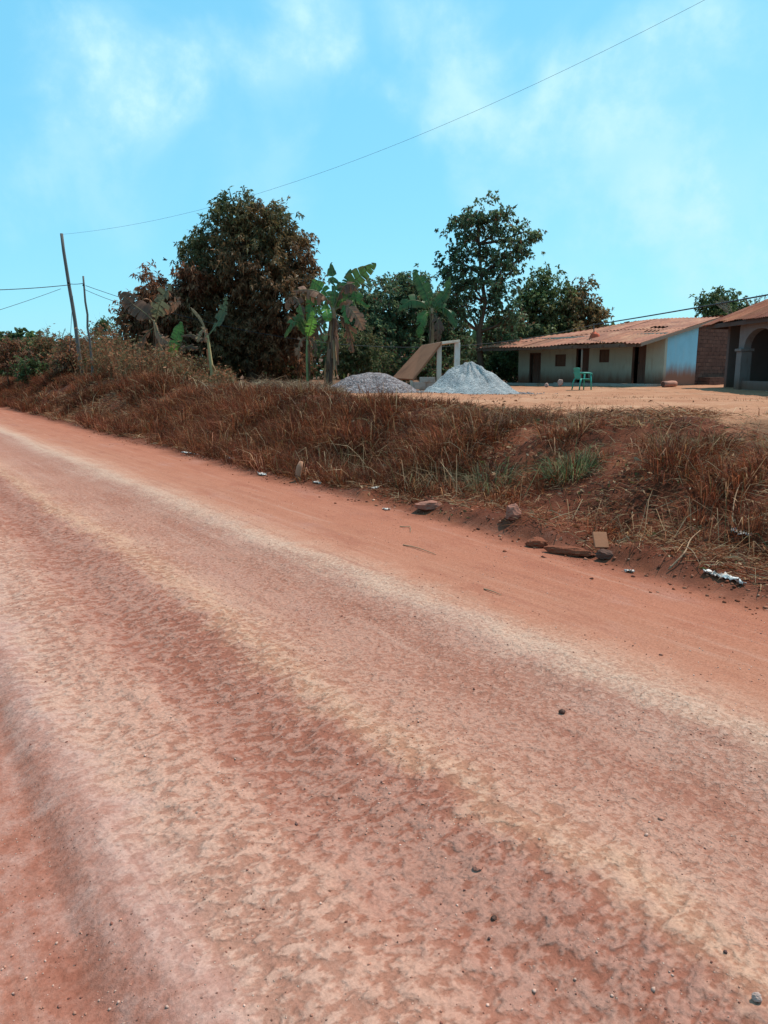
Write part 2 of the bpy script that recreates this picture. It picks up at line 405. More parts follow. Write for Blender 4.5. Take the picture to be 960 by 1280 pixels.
def make_world():
    w = bpy.data.worlds.new('World'); scene.world = w; w.use_nodes = True
    nt = w.node_tree; n = nt.nodes; l = nt.links
    bg = n['Background']
    sky = n.new('ShaderNodeTexSky'); sky.sky_type = 'NISHITA'; sky.sun_disc = False
    sky.sun_elevation = SUN_EL; sky.sun_rotation = SUN_AZ; sky.air_density = 1.0; sky.dust_density = 0.6; sky.ozone_density = 1.0
    tc = n.new('ShaderNodeTexCoord')
    def M(op, a, b=0.0, c=0.0, clamp=False):
        q = n.new('ShaderNodeMath'); q.operation = op; q.use_clamp = clamp
        for i, x in enumerate((a, b, c)):
            if isinstance(x, bpy.types.NodeSocket): l.new(x, q.inputs[i])
            else: q.inputs[i].default_value = x
        return q.outputs[0]
    nz = n.new('ShaderNodeVectorMath'); nz.operation = 'NORMALIZE'; l.new(tc.outputs['Generated'], nz.inputs[0])
    D = nz.outputs[0]
    ns = n.new('ShaderNodeTexNoise'); ns.inputs['Scale'].default_value = 7.0; ns.inputs['Detail'].default_value = 7
    ns.inputs['Roughness'].default_value = 0.55; ns.inputs['Distortion'].default_value = 0.4; l.new(D, ns.inputs['Vector'])
    wd = n.new('ShaderNodeVectorMath'); wd.operation = 'MULTIPLY_ADD'
    l.new(ns.outputs['Color'], wd.inputs[0]); wd.inputs[1].default_value = (0.26, 0.26, 0.26); wd.inputs[2].default_value = (-0.13, -0.13, -0.13)
    ad = n.new('ShaderNodeVectorMath'); ad.operation = 'ADD'; l.new(D, ad.inputs[0]); l.new(wd.outputs[0], ad.inputs[1])
    total = None
    for px, py, rpx, amt in [(150, 95, 95, .75), (185, 150, 80, .5), (320, 45, 85, .6), (415, 35, 70, .75), (330, 90, 70, .3), (560, 105, 80, .65), (620, 150, 90, .35),
                             (790, 80, 90, .6), (700, 130, 80, .35), (720, 235, 140, .45), (930, 230, 130, .6), (880, 290, 120, .3), (320, 215, 80, .25), (120, 250, 110, .22), (40, 200, 70, .25), (900, 60, 100, .3)]:
        c = Vector(ray(px, py)).normalized()
        dn = n.new('ShaderNodeVectorMath'); dn.operation = 'DISTANCE'; l.new(ad.outputs[0], dn.inputs[0]); dn.inputs[1].default_value = c
        mr = n.new('ShaderNodeMapRange'); mr.interpolation_type = 'SMOOTHERSTEP'; l.new(dn.outputs['Value'], mr.inputs[0])
        mr.inputs[1].default_value = 0.0; mr.inputs[2].default_value = rpx / F * 1.25; mr.inputs[3].default_value = amt; mr.inputs[4].default_value = 0
        total = mr.outputs[0] if total is None else M('ADD', total, mr.outputs[0])
    n2 = n.new('ShaderNodeTexNoise'); n2.inputs['Scale'].default_value = 9; n2.inputs['Detail'].default_value = 8; n2.inputs['Roughness'].default_value = 0.6
    l.new(D, n2.inputs['Vector'])
    wr = n.new('ShaderNodeMapRange'); wr.interpolation_type = 'SMOOTHSTEP'; l.new(n2.outputs['Fac'], wr.inputs[0]); wr.inputs[1].default_value = 0.40; wr.inputs[2].default_value = 0.64; wr.inputs[3].default_value = 0.52; wr.inputs[4].default_value = 1.3
    wisp = wr.outputs[0]
    cl = M('MULTIPLY', total, wisp, clamp=True)
    tint = n.new('ShaderNodeMix'); tint.data_type = 'RGBA'; tint.blend_type = 'MULTIPLY'; tint.inputs[0].default_value = 1
    l.new(sky.outputs[0], tint.inputs[6]); tint.inputs[7].default_value = SKY_TINT
    mx = n.new('ShaderNodeMix'); mx.data_type = 'RGBA'; l.new(cl, mx.inputs[0])
    flat = n.new('ShaderNodeMix'); flat.data_type = 'RGBA'; flat.inputs[0].default_value = 0.74
    l.new(tint.outputs[2], flat.inputs[6]); flat.inputs[7].default_value = SKY_FLAT
    l.new(flat.outputs[2], mx.inputs[6]); mx.inputs[7].default_value = CLOUD
    l.new(mx.outputs[2], bg.inputs['Color']); bg.inputs['Strength'].default_value = 0.15
SKY_TINT = (1.0, 1.25, 1.05, 1)
CLOUD = (3.0, 4.9, 5.5, 1)
SKY_FLAT = (1.02, 3.55, 5.25, 1)
make_world()

vs = scene.view_settings
scene.display_settings.display_device = 'sRGB'
vs.view_transform = 'Standard'; vs.look = 'None'; vs.gamma = 1; vs.use_curve_mapping = False; vs.exposure = 0.36
scene.render.engine = 'CYCLES'
scene.cycles.max_bounces = 6; scene.cycles.diffuse_bounces = 3; scene.cycles.transmission_bounces = 3
scene.cycles.use_denoising = True

# ------------------------------------------------------------------ terrain
def lines(segs):
    out = [segs[0][0]]
    for a, b, d in segs:
        n = max(1, int(round((b - a) / d)))
        out += list(np.linspace(a, b, n + 1)[1:])
    return np.array(out)
TL = lines([(-300, -60, 40), (-60, -12, 6), (-12, -3, 0.5), (-3, -0.5, 0.12), (-0.5, 3.6, 0.018), (3.6, 9.2, 0.045), (9.2, 16, 0.15), (16, 45, 0.8), (45, 400, 25)])
SL = lines([(-200, -20, 20), (-20, 0, 0.8), (0, 0.6, 0.06), (0.6, 5.0, 0.018), (5.0, 10, 0.04), (10, 22, 0.09), (22, 60, 0.35), (60, 500, 20)])
TT, SS = np.meshgrid(TL, SL, indexing='xy')
ZZ = height(TT, SS)
V = np.stack([TT, SS, ZZ], -1).reshape(-1, 3)
nt_, ns_ = len(TL), len(SL)
I = np.arange(nt_ * ns_).reshape(ns_, nt_)
Q = np.stack([I[:-1, :-1], I[:-1, 1:], I[1:, 1:], I[1:, :-1]], -1).reshape(-1, 4)
tc_ = V[Q].mean(1)
isroad = (tc_[:, 0] > -3.2) & (tc_[:, 0] < edge_t(tc_[:, 1]) - 0.06)
def submesh(name, q):
    u, inv = np.unique(q, return_inverse=True)
    o = mesh_np(name, V[u], [inv.reshape(-1, 4)], GROUND, smooth=True)
    o.rotation_euler = (0, 0, YAW); o['kind'] = 'structure'
    return o
submesh('dirt_road', Q[isroad]); submesh('ground', Q[~isroad])

# ------------------------------------------------------------------ blade and leaf builders
def norm(v): return v / np.maximum(np.linalg.norm(v, axis=-1, keepdims=True), 1e-9)

def blades(P, D, L, W, C, droop):
    """grass blades: P base, D direction, L length, W width, C colour, droop 0..1"""
    N = len(P)
    side = norm(np.cross(D, RNG.normal(size=(N, 3)) + 1e-3)) * (W / 2)[:, None]
    mid = P + D * (L * 0.55)[:, None]
    hor = D * np.array([1, 1, 0])
    d2 = norm(D + droop[:, None] * (norm(hor + 1e-6) * 0.8 - np.array([0, 0, 1.1])))
    tip = mid + d2 * (L * 0.45)[:, None]
    Vv = np.stack([P - side, P + side, mid + side * 0.8, mid - side * 0.8, tip], 1).reshape(-1, 3)
    b = (np.arange(N) * 5)[:, None]
    return Vv, [b + np.array([[0, 1, 2, 3]]), b + np.array([[3, 2, 4]])], np.repeat(C, 5, 0)

def leaves(P, D, L, W, C, fold=0.25):
    N = len(P)
    side = norm(np.cross(D, RNG.normal(size=(N, 3))))
    up = np.cross(side, D)
    a = P; m = P + D * (L * 0.45)[:, None]; tip = P + D * L[:, None] - np.array([0, 0, 1]) * (L * 0.15)[:, None]
    l_ = m - side * (W / 2)[:, None] + up * (W * fold)[:, None]; r_ = m + side * (W / 2)[:, None] + up * (W * fold)[:, None]
    Vv = np.stack([a, r_, tip, l_], 1).reshape(-1, 3)
    b = (np.arange(N) * 4)[:, None]
    return Vv, [b + np.array([[0, 1, 2, 3]])], np.repeat(C, 4, 0)

def pick(pal, n, rng=None):
    rng = rng or RNG
    w = np.array([p[1] for p in pal], float); w /= w.sum()
    c = np.array([p[0] for p in pal])[rng.choice(len(pal), n, p=w)]
    return np.clip(c * rng.uniform(0.7, 1.3, (n, 1)), 0, 0.9)

PAL_GRASS = [((0.205, 0.058, 0.024), 5), ((0.115, 0.032, 0.016), 5), ((0.30, 0.10, 0.042), 3.4), ((0.44, 0.225, 0.105), 1.1), ((0.55, 0.36, 0.20), 0.35), ((0.13, 0.095, 0.035), 0.35)]
PAL_STRAW = [((0.36, 0.22, 0.12), 4), ((0.46, 0.31, 0.18), 2), ((0.20, 0.10, 0.055), 3), ((0.16, 0.14, 0.06), 1)]

# bare places on the bank, found once in the view and kept as ground positions
BARE = []
for px, py, r in [(700, 515, .4), (820, 640, .35), (590, 650, .35), (640, 560, .45), (662, 575, .4), (625, 585, .4), (655, 545, .35), (760, 575, .4), (735, 605, .45), (770, 555, .4), (715, 625, .45), (690, 535, .3), (780, 600, .35), (505, 545, .25), (860, 545, .3), (560, 640, .3)]:
    p = hit(px, py); t_, s_ = to_ts(p[0], p[1]); BARE.append((t_, s_, r * 1.4))
BARE.append((8.7, 4.6, 0.6))
def bare(t, s):
    k = np.zeros_like(t)
    for a, b, r in BARE: k = np.maximum(k, np.exp(-(((t - a) ** 2 + (s - b) ** 2) / r ** 2)))
    return k
p_ = hit(948, 531); HOLLOW = tuple(float(x) for x in to_ts(p_[0], p_[1])) if False else HOLLOW

def bank_points(n, smin, smax, t0, t1):
    """sample positions on the bank, denser close to the camera"""
    u = RNG.uniform(0, 1, n)
    s = smin + (smax - smin) * u ** 1.55
    t = RNG.uniform(t0, t1, n)
    return t, s

def grass_bank():
    Vs, Fs, Cs = [], [], []; off = 0
    def push(r):
        nonlocal off
        v, f, c = r; Vs.append(v); Cs.append(c); Fs.append([q + off for q in f]); off += len(v)
    # tussocks
    t, s = bank_points(13500, 0.2, 46, 5.1, 9.4)
    t2 = RNG.uniform(5.0, 10.5, 8500); s2 = RNG.uniform(12, 66, 8500)
    t = np.concatenate([t, t2]); s = np.concatenate([s, s2])
    e = edge_t(s)
    clump = fbm(t * 0.95 + 40, s * 0.75, 61, 3)
    far = sstep(6, 11, s)
    tf = 7.65 + 1.0 * sstep(7, 15, s) + 0.8 * (fbm(s * .8, t * .2, 62) - .5)
    dens = (1 - 0.38 * sstep(9, 14, s)) * sstep(0.32, 0.47, clump + 0.16 * (vnoise(t * 2.6, s * 2.1, 69) - .5)) * sstep(e + 0.35 - 0.3 * far, e + 0.95 - 0.5 * far, t) * (1 - 0.93 * sstep(tf, tf + 0.8, t))
    dens = dens * (1 - 0.62 * (1 - sstep(e + 1.0, e + 1.5, t)) * (1 - sstep(5, 8, s)))
    dens = dens * (1 - 0.97 * sstep(0.35, 0.7, bare(t, s)))
    keep = RNG.uniform(0, 1, len(t)) < dens
    t, s, clump, tf = t[keep], s[keep], clump[keep], tf[keep]
    z = height(t, s)
    near = 1 - sstep(4, 26, s); far_ = sstep(5, 12, s)
    for i in range(len(t)):
        tone_ = 0.30 + 1.3 * float(fbm(np.array([t[i] * 1.4]), np.array([s[i] * 1.1]), 64, 3)[0])
        cr_ = float(sstep(tf[i] - 0.9, tf[i] + 0.2, t[i]) * (1 - far_[i]))
        nb = int(RNG.integers(34, 60) * (0.62 + 0.38 * near[i]))
        size = (1 + 0.25 * float(far_[i]) * RNG.uniform(-1, 1.4)) * 0.15 + 0.75 * max(0, clump[i] - 0.3) + RNG.uniform(-0.04, 0.24) * (0.4 + 1.2 * vnoise(np.array([t[i] * 2.2]), np.array([s[i] * 2.2]), 65)[0]) + 0.12 * float(sstep(14, 26, s[i]))
        size *= (0.72 if t[i] < 6.1 and s[i] < 10 else 1.0) * (1 - 0.5 * float(sstep(tf[i] - 1.0, tf[i] + .3, t[i]))) * (0.68 + 0.32 * float(far_[i])) * (1 - 0.25 * float(sstep(18, 24, s[i])))
        az = RNG.uniform(0, 2 * np.pi, nb); lean = np.abs(RNG.normal(0.42, 0.34, nb))
        D = np.stack([np.sin(lean) * np.cos(az), np.sin(lean) * np.sin(az), np.cos(lean)], 1)
        r = np.sqrt(RNG.uniform(0, 1, nb)) * 0.13
        P = np.stack([t[i] + r * np.cos(az) + RNG.normal(0, .02, nb), s[i] + r * np.sin(az) + RNG.normal(0, .02, nb), np.full(nb, z[i] - 0.05)], 1)
        L = size * RNG.uniform(0.45, 1.35, nb)
        W = (0.0050 + 0.00028 * s[i]) * RNG.uniform(0.6, 1.5, nb)
        C = (pick(PAL_GRASS, nb) if RNG.uniform() > 0.6 * cr_ else pick(PAL_STRAW, nb)) * tone_ * np.array([0.88, 0.80, 0.80]) * RNG.uniform(0.7, 1.25) * np.array([1.0, RNG.uniform(0.92, 1.12), RNG.uniform(0.9, 1.15)])
        push(blades(P, D, L, W, C, np.clip(RNG.normal(0.7, 0.4, nb), 0, 1.4)))
    # long arching straws that stand out of the tussocks
    n = 5200
    t, s = bank_points(n, 0.2, 34, 5.5, 8.6)
    k = RNG.uniform(0, 1, n) < (1 - sstep(6.7, 7.6, t - 1.4 * sstep(7, 15, s))) * sstep(0.30, 0.6, fbm(t * 0.95 + 40, s * 0.75, 61, 3)) * (1 - sstep(0.3, 0.6, bare(t, s)))
    t, s = t[k], s[k]; n = len(t)
    az = RNG.uniform(0, 2 * np.pi, n); lean = RNG.uniform(0.1, 1.0, n)
    D = np.stack([np.sin(lean) * np.cos(az), np.sin(lean) * np.sin(az), np.cos(lean)], 1)
    push(blades(np.stack([t, s, height(t, s) + 0.02], 1), D, RNG.uniform(0.3, 0.85, n), (0.0045 + 0.0003 * s) * RNG.uniform(0.7, 1.4, n), pick(PAL_STRAW, n), RNG.uniform(0.3, 1.3, n)))
    # thatch lying on the slope and on the crest
    n = 120000
    t, s = bank_points(n, 0.2, 30, 5.15, 9.7)
    e = edge_t(s)
    k = RNG.uniform(0, 1, n) < sstep(e + 0.02, e + 0.28, t) * (1 - 0.8 * sstep(8.4, 9.6, t)) * (1 - 0.66 * bare(t, s)) * (0.35 + 0.65 * sstep(0.35, 0.6, fbm(t * 2, s * 2, 66, 3)))
    t, s = t[k], s[k]; n = len(t)
    az = RNG.uniform(0, 2 * np.pi, n); el = RNG.uniform(-0.1, 0.55, n)
    D = np.stack([np.cos(el) * np.cos(az), np.cos(el) * np.sin(az), np.sin(el)], 1)
    push(blades(np.stack([t, s, height(t, s) + RNG.uniform(0, 0.05, n)], 1), D, RNG.uniform(0.06, 0.26, n), (0.0045 + 0.00028 * s) * RNG.uniform(0.6, 1.4, n), pick(PAL_GRASS + PAL_STRAW[:2], n), RNG.uniform(0, 0.7, n)))
    # thin dry stalks standing along the crest, and sparse yard tufts
    n = 2600
    t, s = bank_points(n, 0.5, 30, 7.9, 10.4)
    k = RNG.uniform(0, 1, n) < sstep(0.42, 0.62, fbm(t * 1.3, s * 1.3, 68, 3)) * (1 - 0.7 * sstep(8.6, 10, t))
    t, s = t[k], s[k]; n = len(t)
    az = RNG.uniform(0, 2 * np.pi, n); lean = np.abs(RNG.normal(0, 0.3, n))
    D = np.stack([np.sin(lean) * np.cos(az), np.sin(lean) * np.sin(az), np.cos(lean)], 1)
    push(blades(np.stack([t, s, height(t, s) - 0.01], 1), D, RNG.uniform(0.06, 0.20, n) * (1 + 0.9 * sstep(8, 16, s)), (0.005 + 0.0003 * s) * RNG.uniform(0.6, 1.2, n), pick(PAL_GRASS, n), RNG.uniform(0, 0.8, n)))
    F4 = np.concatenate([f[0] for f in Fs]); F3 = np.concatenate([f[1] for f in Fs])
    o = mesh_np('dry_grass', np.concatenate(Vs), [F4, F3], GRASS, col=np.concatenate(Cs))
    o.rotation_euler = (0, 0, YAW)
    tag(o, 'dusty rust brown dry grass covering the roadside bank', 'grass', kind='stuff')
    print('grass verts', len(o.data.vertices))
grass_bank()
def bank_leaves():
    n = 30000
    t, s = bank_points(n, 0.2, 40, 5.0, 9.2)
    k = RNG.uniform(0, 1, n) < sstep(0.35, 0.6, fbm(t * 1.1 + 9, s * 0.9, 167, 3)) * sstep(5.0, 5.4, t) * (1 - .95 * sstep(7.4, 8.2, t))
    t, s = t[k], s[k]; n = len(t)
    P = np.stack([t, s, height(t, s) + RNG.uniform(0, .26, n) * sstep(5.4, 6.2, t) * RNG.uniform(0, 1, n) + .005], 1)
    D = norm(RNG.normal(size=(n, 3)) * np.array([1, 1, .5]))
    v, f, c = leaves(P, D, RNG.uniform(.03, .10, n), RNG.uniform(.012, .04, n), pick([((.20, .075, .035), 4), ((.11, .045, .025), 3), ((.33, .17, .085), 1.6), ((.45, .32, .2), .5), ((.10, .10, .035), .8)], n), .3)
    o = mesh_np('dry_leaves', v, f, GRASS, col=c); o.rotation_euler = (0, 0, YAW)
    tag(o, 'curled dry leaves caught in the grass of the roadside bank', 'dry leaves', kind='stuff')
bank_leaves()

def tussock(px, py, r, n, pal, name, label, size=0.42):
    p = hit(px, py)
    az = RNG.uniform(0, 2 * np.pi, n); lean = np.abs(RNG.normal(0.55, 0.35, n))
    D = np.stack([np.sin(lean) * np.cos(az), np.sin(lean) * np.sin(az), np.cos(lean)], 1)
    rr = np.sqrt(RNG.uniform(0, 1, n)) * r
    P = np.stack([rr * np.cos(az), rr * np.sin(az), np.full(n, -0.04)], 1)
    P[:, 2] += [hxy(p[0] + q[0], p[1] + q[1]) - p[2] for q in P]
    v, f, c = blades(P, D, size * RNG.uniform(0.5, 1.3, n), np.full(n, 0.008), pick(pal, n), RNG.uniform(0.4, 1.4, n))
    o = mesh_np(name, v, f, GRASS, col=c, loc=p)
    return tag(o, label, 'grass tuft', 'greener grass tufts on the bank')
PAL_GREENGRASS = [((0.10, 0.13, 0.05), 4), ((0.18, 0.20, 0.09), 2), ((0.30, 0.22, 0.12), 2), ((0.07, 0.06, 0.03), 2)]
tussock(716, 592, 0.24, 420, PAL_GREENGRASS, 'grass_tussock', 'drooping green grass tussock on bare red slope below the green chair')
tussock(545, 608, 0.30, 320, [((0.30, 0.20, 0.11), 3), ((0.14, 0.13, 0.06), 3), ((0.09, 0.05, 0.03), 3)], 'grass_tussock', 'olive straw grass tussock behind the flat reddish rock')
tussock(612, 610, 0.26, 260, [((0.24, 0.18, 0.10), 3), ((0.13, 0.14, 0.06), 3), ((0.10, 0.06, 0.03), 3)], 'grass_tussock', 'pale olive grass tussock uphill between the two rocks at the bank foot')

# ------------------------------------------------------------------ trees
G_DARK = (0.062, 0.088, 0.036); G_MID = (0.095, 0.125, 0.045); G_LIGHT = (0.14, 0.19, 0.07)
BR = (0.245, 0.092, 0.044); BR_D = (0.14, 0.06, 0.034); BR_L = (0.36, 0.165, 0.085); OL = (0.16, 0.13, 0.06)

def crown_leaves(blobs, D, nleaf, LL, LW, pal, droop, clump_r, seed, base, tone=None, depth=1.0, dust=None, fill=0.45):
    rng = np.random.default_rng(seed)
    cen, rad, are = [], [], []
    for b in blobs:
        px, py, rx = b[:3]; ry = b[3] if len(b) > 3 else rx
        dy = b[4] if len(b) > 4 else rng.uniform(-0.5, 0.5) * rx * D / 948
        c = at(px, py, D + dy); k = (D + dy) / 948
        cen.append(c); rad.append(np.array([rx * k, depth * 0.5 * (rx + ry) * k, ry * k])); are.append(rx * ry)
    are = np.array(are) / sum(are)
    P, Dv, CC = [], [], []
    centers = []
    for c, r, a in zip(cen, rad, are):
        n = nleaf * a
        ncl = max(4, int(n / 55))
        d = norm(rng.normal(size=(ncl, 3)))
        rr = rng.uniform(0, 1, ncl) ** fill
        cl = c + d * r * rr[:, None] * rng.uniform(0.82, 1.15, (ncl, 1))
        cr = clump_r * rng.uniform(0.6, 1.4, ncl)
        tones = rng.uniform(0.65, 1.35, ncl)
        for j in range(ncl):
            m = int(n / ncl * rng.uniform(0.5, 1.5))
            # sprigs inside the clump
            nsp = max(2, m // 7)
            sp = cl[j] + rng.normal(0, 1, (nsp, 3)) * cr[j] * np.array([0.55, 0.55, 0.42])
            pp = np.repeat(sp, 7, 0); q = len(pp)
            out = norm(pp - c) * 0.45 + rng.normal(0, 0.6, (q, 3)) - np.array([0, 0, droop])
            P.append(pp + rng.normal(0, 0.02, (q, 3))); Dv.append(norm(out))
            cc = pick(pal, q, rng)
            if dust is not None:
                dd = dust(cl[j])
                cc = cc * (1 - dd) + np.array(pick([(BR, 3), (BR_D, 2), (BR_L, 1.2)], q, rng)) * dd
            CC.append(cc * tones[j])
        centers.append((c, cl))
    P = np.concatenate(P); Dv = np.concatenate(Dv); CC = np.concatenate(CC)
    n = len(P)
    L = LL * rng.uniform(0.6, 1.3, n); W = LW * rng.uniform(0.7, 1.3, n)
    v, f, c = leaves(P - base, Dv, L, W, CC)
    return v, f, c, centers

def tree(name, label, cat, base_px, D, blobs, nleaf, LL=0.22, LW=0.07, pal=None, droop=0.5, clump_r=0.45, r0=0.2, seed=1, group=None,
         dust=None, bark=None, lean=0.0, fill=0.45, crown_name='crown', trunk_name='trunk', top=None, depth=1.0, twigs=4):
    X = at(base_px, 470, D)[0]; base = np.array([X, D, hxy(X, D)])
    t = thing(name, label, cat, base, group=group)
    v, f, c, cen = crown_leaves(blobs, D, nleaf, LL, LW, pal or [(G_DARK, 3), (G_MID, 2)], droop, clump_r, seed, base, dust=dust, fill=fill, depth=depth)
    mesh_np(crown_name, v, f, LEAF, t, c)
    rng = random.Random(seed)
    mb = MB()
    cz = np.mean([q[0] for q in cen], 0) - base
    hi = max((q[0] for q in cen), key=lambda q: q[2]) - base
    topp = Vector(hi) if top is None else Vector(at(top[0], top[1], D) - base)
    pts = []
    for k in range(7):
        u = k / 6
        p = Vector((0, 0, -0.15)).lerp(topp, u) + Vector((rng.uniform(-1, 1), rng.uniform(-1, 1), 0)) * 0.05 * topp.length * (u * (1 - u) * 2)
        pts.append(p)
    mb.tube(pts, [r0 * (1.25 if k == 0 else 1) * (1 - 0.82 * k / 6) for k in range(7)], 8, 0.08)
    for c0, cl in cen:
        e = Vector(c0 - base)
        # leave the trunk lower than the blob
        best = min(pts[1:6], key=lambda p: abs(p.z - (e.z - 0.45 * (Vector((e.x, e.y, 0)) - Vector((p.x, p.y, 0))).length - 0.3)))
        mid = best.lerp(e, 0.5) + Vector((rng.uniform(-.1, .1), rng.uniform(-.1, .1), rng.uniform(-.15, .05)))
        mb.tube([best, mid, e], [r0 * 0.42, r0 * 0.3, r0 * 0.16], 6, 0.08)
        for q in list(cl)[:twigs]:
            m2 = e.lerp(Vector(q - base), 0.55) + Vector((0, 0, rng.uniform(-.1, .15)))
            mb.tube([e, m2, Vector(q - base)], [r0 * 0.14, r0 * 0.09, r0 * 0.03], 4)
    mb.build(trunk_name, bark or BARK, t, smooth=True)
    return t

# the big mango tree: red road dust coats the lower face, dark green above
def mango_dust(p):
    u = (p[2] - 1.0) / 8.5
    v = (p[0] + 5.8) / 3.4
    return float(np.clip(1.0 - 0.98 * u + 0.16 * v + 0.5 * (fbm(np.array([p[0] * 0.6]), np.array([p[2] * 0.6]), 71, 3)[0] - 0.5) * 2, 0.05, 0.95))
tree('mango_tree', 'big dome shaped mango tree, dark green on top and coated in red dust below', 'tree', 318, 34,
     [(300, 272, 38, 26), (335, 285, 40, 30), (272, 300, 36, 30), (365, 325, 34, 36), (320, 330, 52, 44), (262, 345, 40, 36), (292, 375, 50, 42), (350, 378, 46, 46),
      (378, 372, 22, 44), (245, 385, 34, 34), (300, 425, 60, 44), (352, 428, 42, 40), (262, 425, 36, 36), (243, 312, 16, 18)],
     80000, 0.21, 0.06, [(G_DARK, 4), (G_MID, 2)], 0.75, 0.34, 0.32, 3, dust=mango_dust, fill=0.36)
tree('mango_tree', 'smaller loose mango tree with dense red brown top clump, left of the big one', 'tree', 205, 33,
     [(193, 362, 20, 22), (172, 392, 22, 22), (158, 402, 14, 20), (205, 395, 26, 30), (222, 378, 22, 26), (228, 412, 28, 32), (190, 418, 26, 22), (240, 350, 18, 22)],
     12500, 0.26, 0.065, [(G_DARK, 2), (BR_D, 2), (BR, 2)], 0.85, 0.34, 0.13, 5, dust=lambda p: 0.9 if p[2] > 4.3 else 0.45, fill=0.5)

WOOD = 'trees of the wood behind the yard'
PAL_HAZE = [((0.09, 0.13, 0.065), 4), ((0.14, 0.18, 0.085), 3), (BR_D, 1)]  # greens lifted towards blue, haze put into the leaf colour
tree('slender_tree', 'tall slender tree with open airy crown rising above the slab ramp', 'tree', 604, 40,
     [(598, 268, 26, 18), (578, 285, 20, 18), (622, 282, 24, 20), (655, 290, 15, 18), (645, 312, 20, 16), (600, 312, 34, 24), (570, 325, 20, 20), (625, 335, 28, 24), (588, 352, 32, 24),
      (558, 352, 14, 14), (620, 372, 26, 26), (582, 382, 22, 16), (640, 395, 20, 28), (560, 378, 14, 14)],
     14500, 0.20, 0.095, PAL_HAZE, 0.35, 0.36, 0.19, 8, WOOD, fill=0.5, bark=BARK, twigs=6)
tree('broad_tree', 'rounded tree with light green top standing behind the left end of the long house', 'tree', 690, 44,
     [(682, 356, 26, 16), (665, 372, 20, 22), (690, 385, 38, 30), (722, 366, 22, 20), (735, 388, 18, 20), (750, 394, 10, 16), (712, 402, 36, 26), (668, 410, 26, 30), (700, 430, 44, 26)],
     20000, 0.22, 0.10, [(G_DARK, 2), (G_MID, 4), (G_LIGHT, 2)], 0.4, 0.46, 0.24, 9, WOOD, dust=lambda p: 0.5 if p[0] > 10.6 else (0.0 if p[2] > 5.2 else 0.15))
tree('dark_tree', 'dark bushy tree behind the ragged banana plant', 'tree', 470, 42,
     [(455, 375, 28, 26), (490, 362, 26, 20), (478, 395, 40, 34), (440, 405, 28, 34), (505, 390, 32, 36), (522, 368, 24, 24), (430, 385, 20, 22), (470, 430, 52, 36)],
     24000, 0.22, 0.09, PAL_HAZE, 0.4, 0.45, 0.2, 12, WOOD)
tree('dark_tree', 'dark spreading tree directly behind the sloping slab ramp', 'tree', 540, 44,
     [(530, 380, 28, 28), (554, 385, 26, 30), (575, 420, 18, 20), (540, 425, 40, 30), (560, 440, 34, 26), (520, 430, 30, 30), (505, 445, 36, 26)],
     20000, 0.22, 0.09, PAL_HAZE, 0.4, 0.45, 0.2, 13, WOOD)
tree('dark_tree', 'brown leaved tree between the slender tree and the long house', 'tree', 640, 47,
     [(640, 425, 26, 30), (622, 405, 20, 24), (655, 440, 28, 26), (612, 445, 26, 24), (640, 460, 40, 24)],
     12500, 0.20, 0.09, [(G_DARK, 4), (G_MID, 2), (BR_D, 2)], 0.4, 0.4, 0.16, 14, WOOD)
tree('small_tree', 'small leafy tree showing above the roofs of the two houses', 'tree', 905, 47,
     [(890, 378, 16, 14), (905, 372, 16, 14), (900, 388, 26, 14), (925, 384, 18, 12), (882, 388, 12, 12), (915, 405, 34, 22)],
     6500, 0.22, 0.10, [(G_MID, 4), (G_LIGHT, 1), (G_DARK, 3)], 0.35, 0.35, 0.14, 15)

# leafless tree next to it
def bare_tree(name, label, px0, D, top_px, top_py, spread, seed, n=9, r0=0.06):
    rng = random.Random(seed)
    X = at(px0, 470, D)[0]; base = np.array([X, D, hxy(X, D)])
    t = thing(name, label, 'tree', base)
    k = D / 948; mb = MB(); tw = MB()
    T = Vector(at(top_px, top_py, D) - base)
    main = [Vector((0, 0, -0.1)), T * 0.35, T * 0.62]
    mb.tube(main, [r0, r0 * 0.75, r0 * 0.5], 6)
    def grow(p, d, l, r, lev):
        q = p + d * l
        tw.tube([p, p.lerp(q, .5) + Vector((rng.uniform(-.05, .05), rng.uniform(-.05, .05), 0)) * l, q], [r, r * .8, r * .55], 4)
        if lev:
            for _ in range(rng.choice((2, 3, 3))):
                dd = (d + Vector((rng.uniform(-.8, .8), rng.uniform(-.8, .8), rng.uniform(-.15, .6)))).normalized()
                grow(q, dd, l * rng.uniform(.5, .8), r * .6, lev - 1)
    for i in range(n):
        d = Vector((rng.uniform(-1, 1) * spread, rng.uniform(-1, 1) * spread, rng.uniform(.5, 1))).normalized()
        grow(main[1].lerp(main[2], rng.random()), d, T.length * 0.17, r0 * 0.4, 3)
    mb.build('trunk', PALEBARK, t, True); tw.build('branch', PALEBARK, t, True)
bare_tree('bare_tree', 'leafless tree with fine grey twigs above the right hand roof', 926, 45, 936, 356, 1.3, 4, 11, 0.15)
bare_tree('bare_tree', 'small leafless shrub sticking up from the hedge left of the leaning pole', 72, 40, 73, 405, 0.8, 6, 7, 0.08)

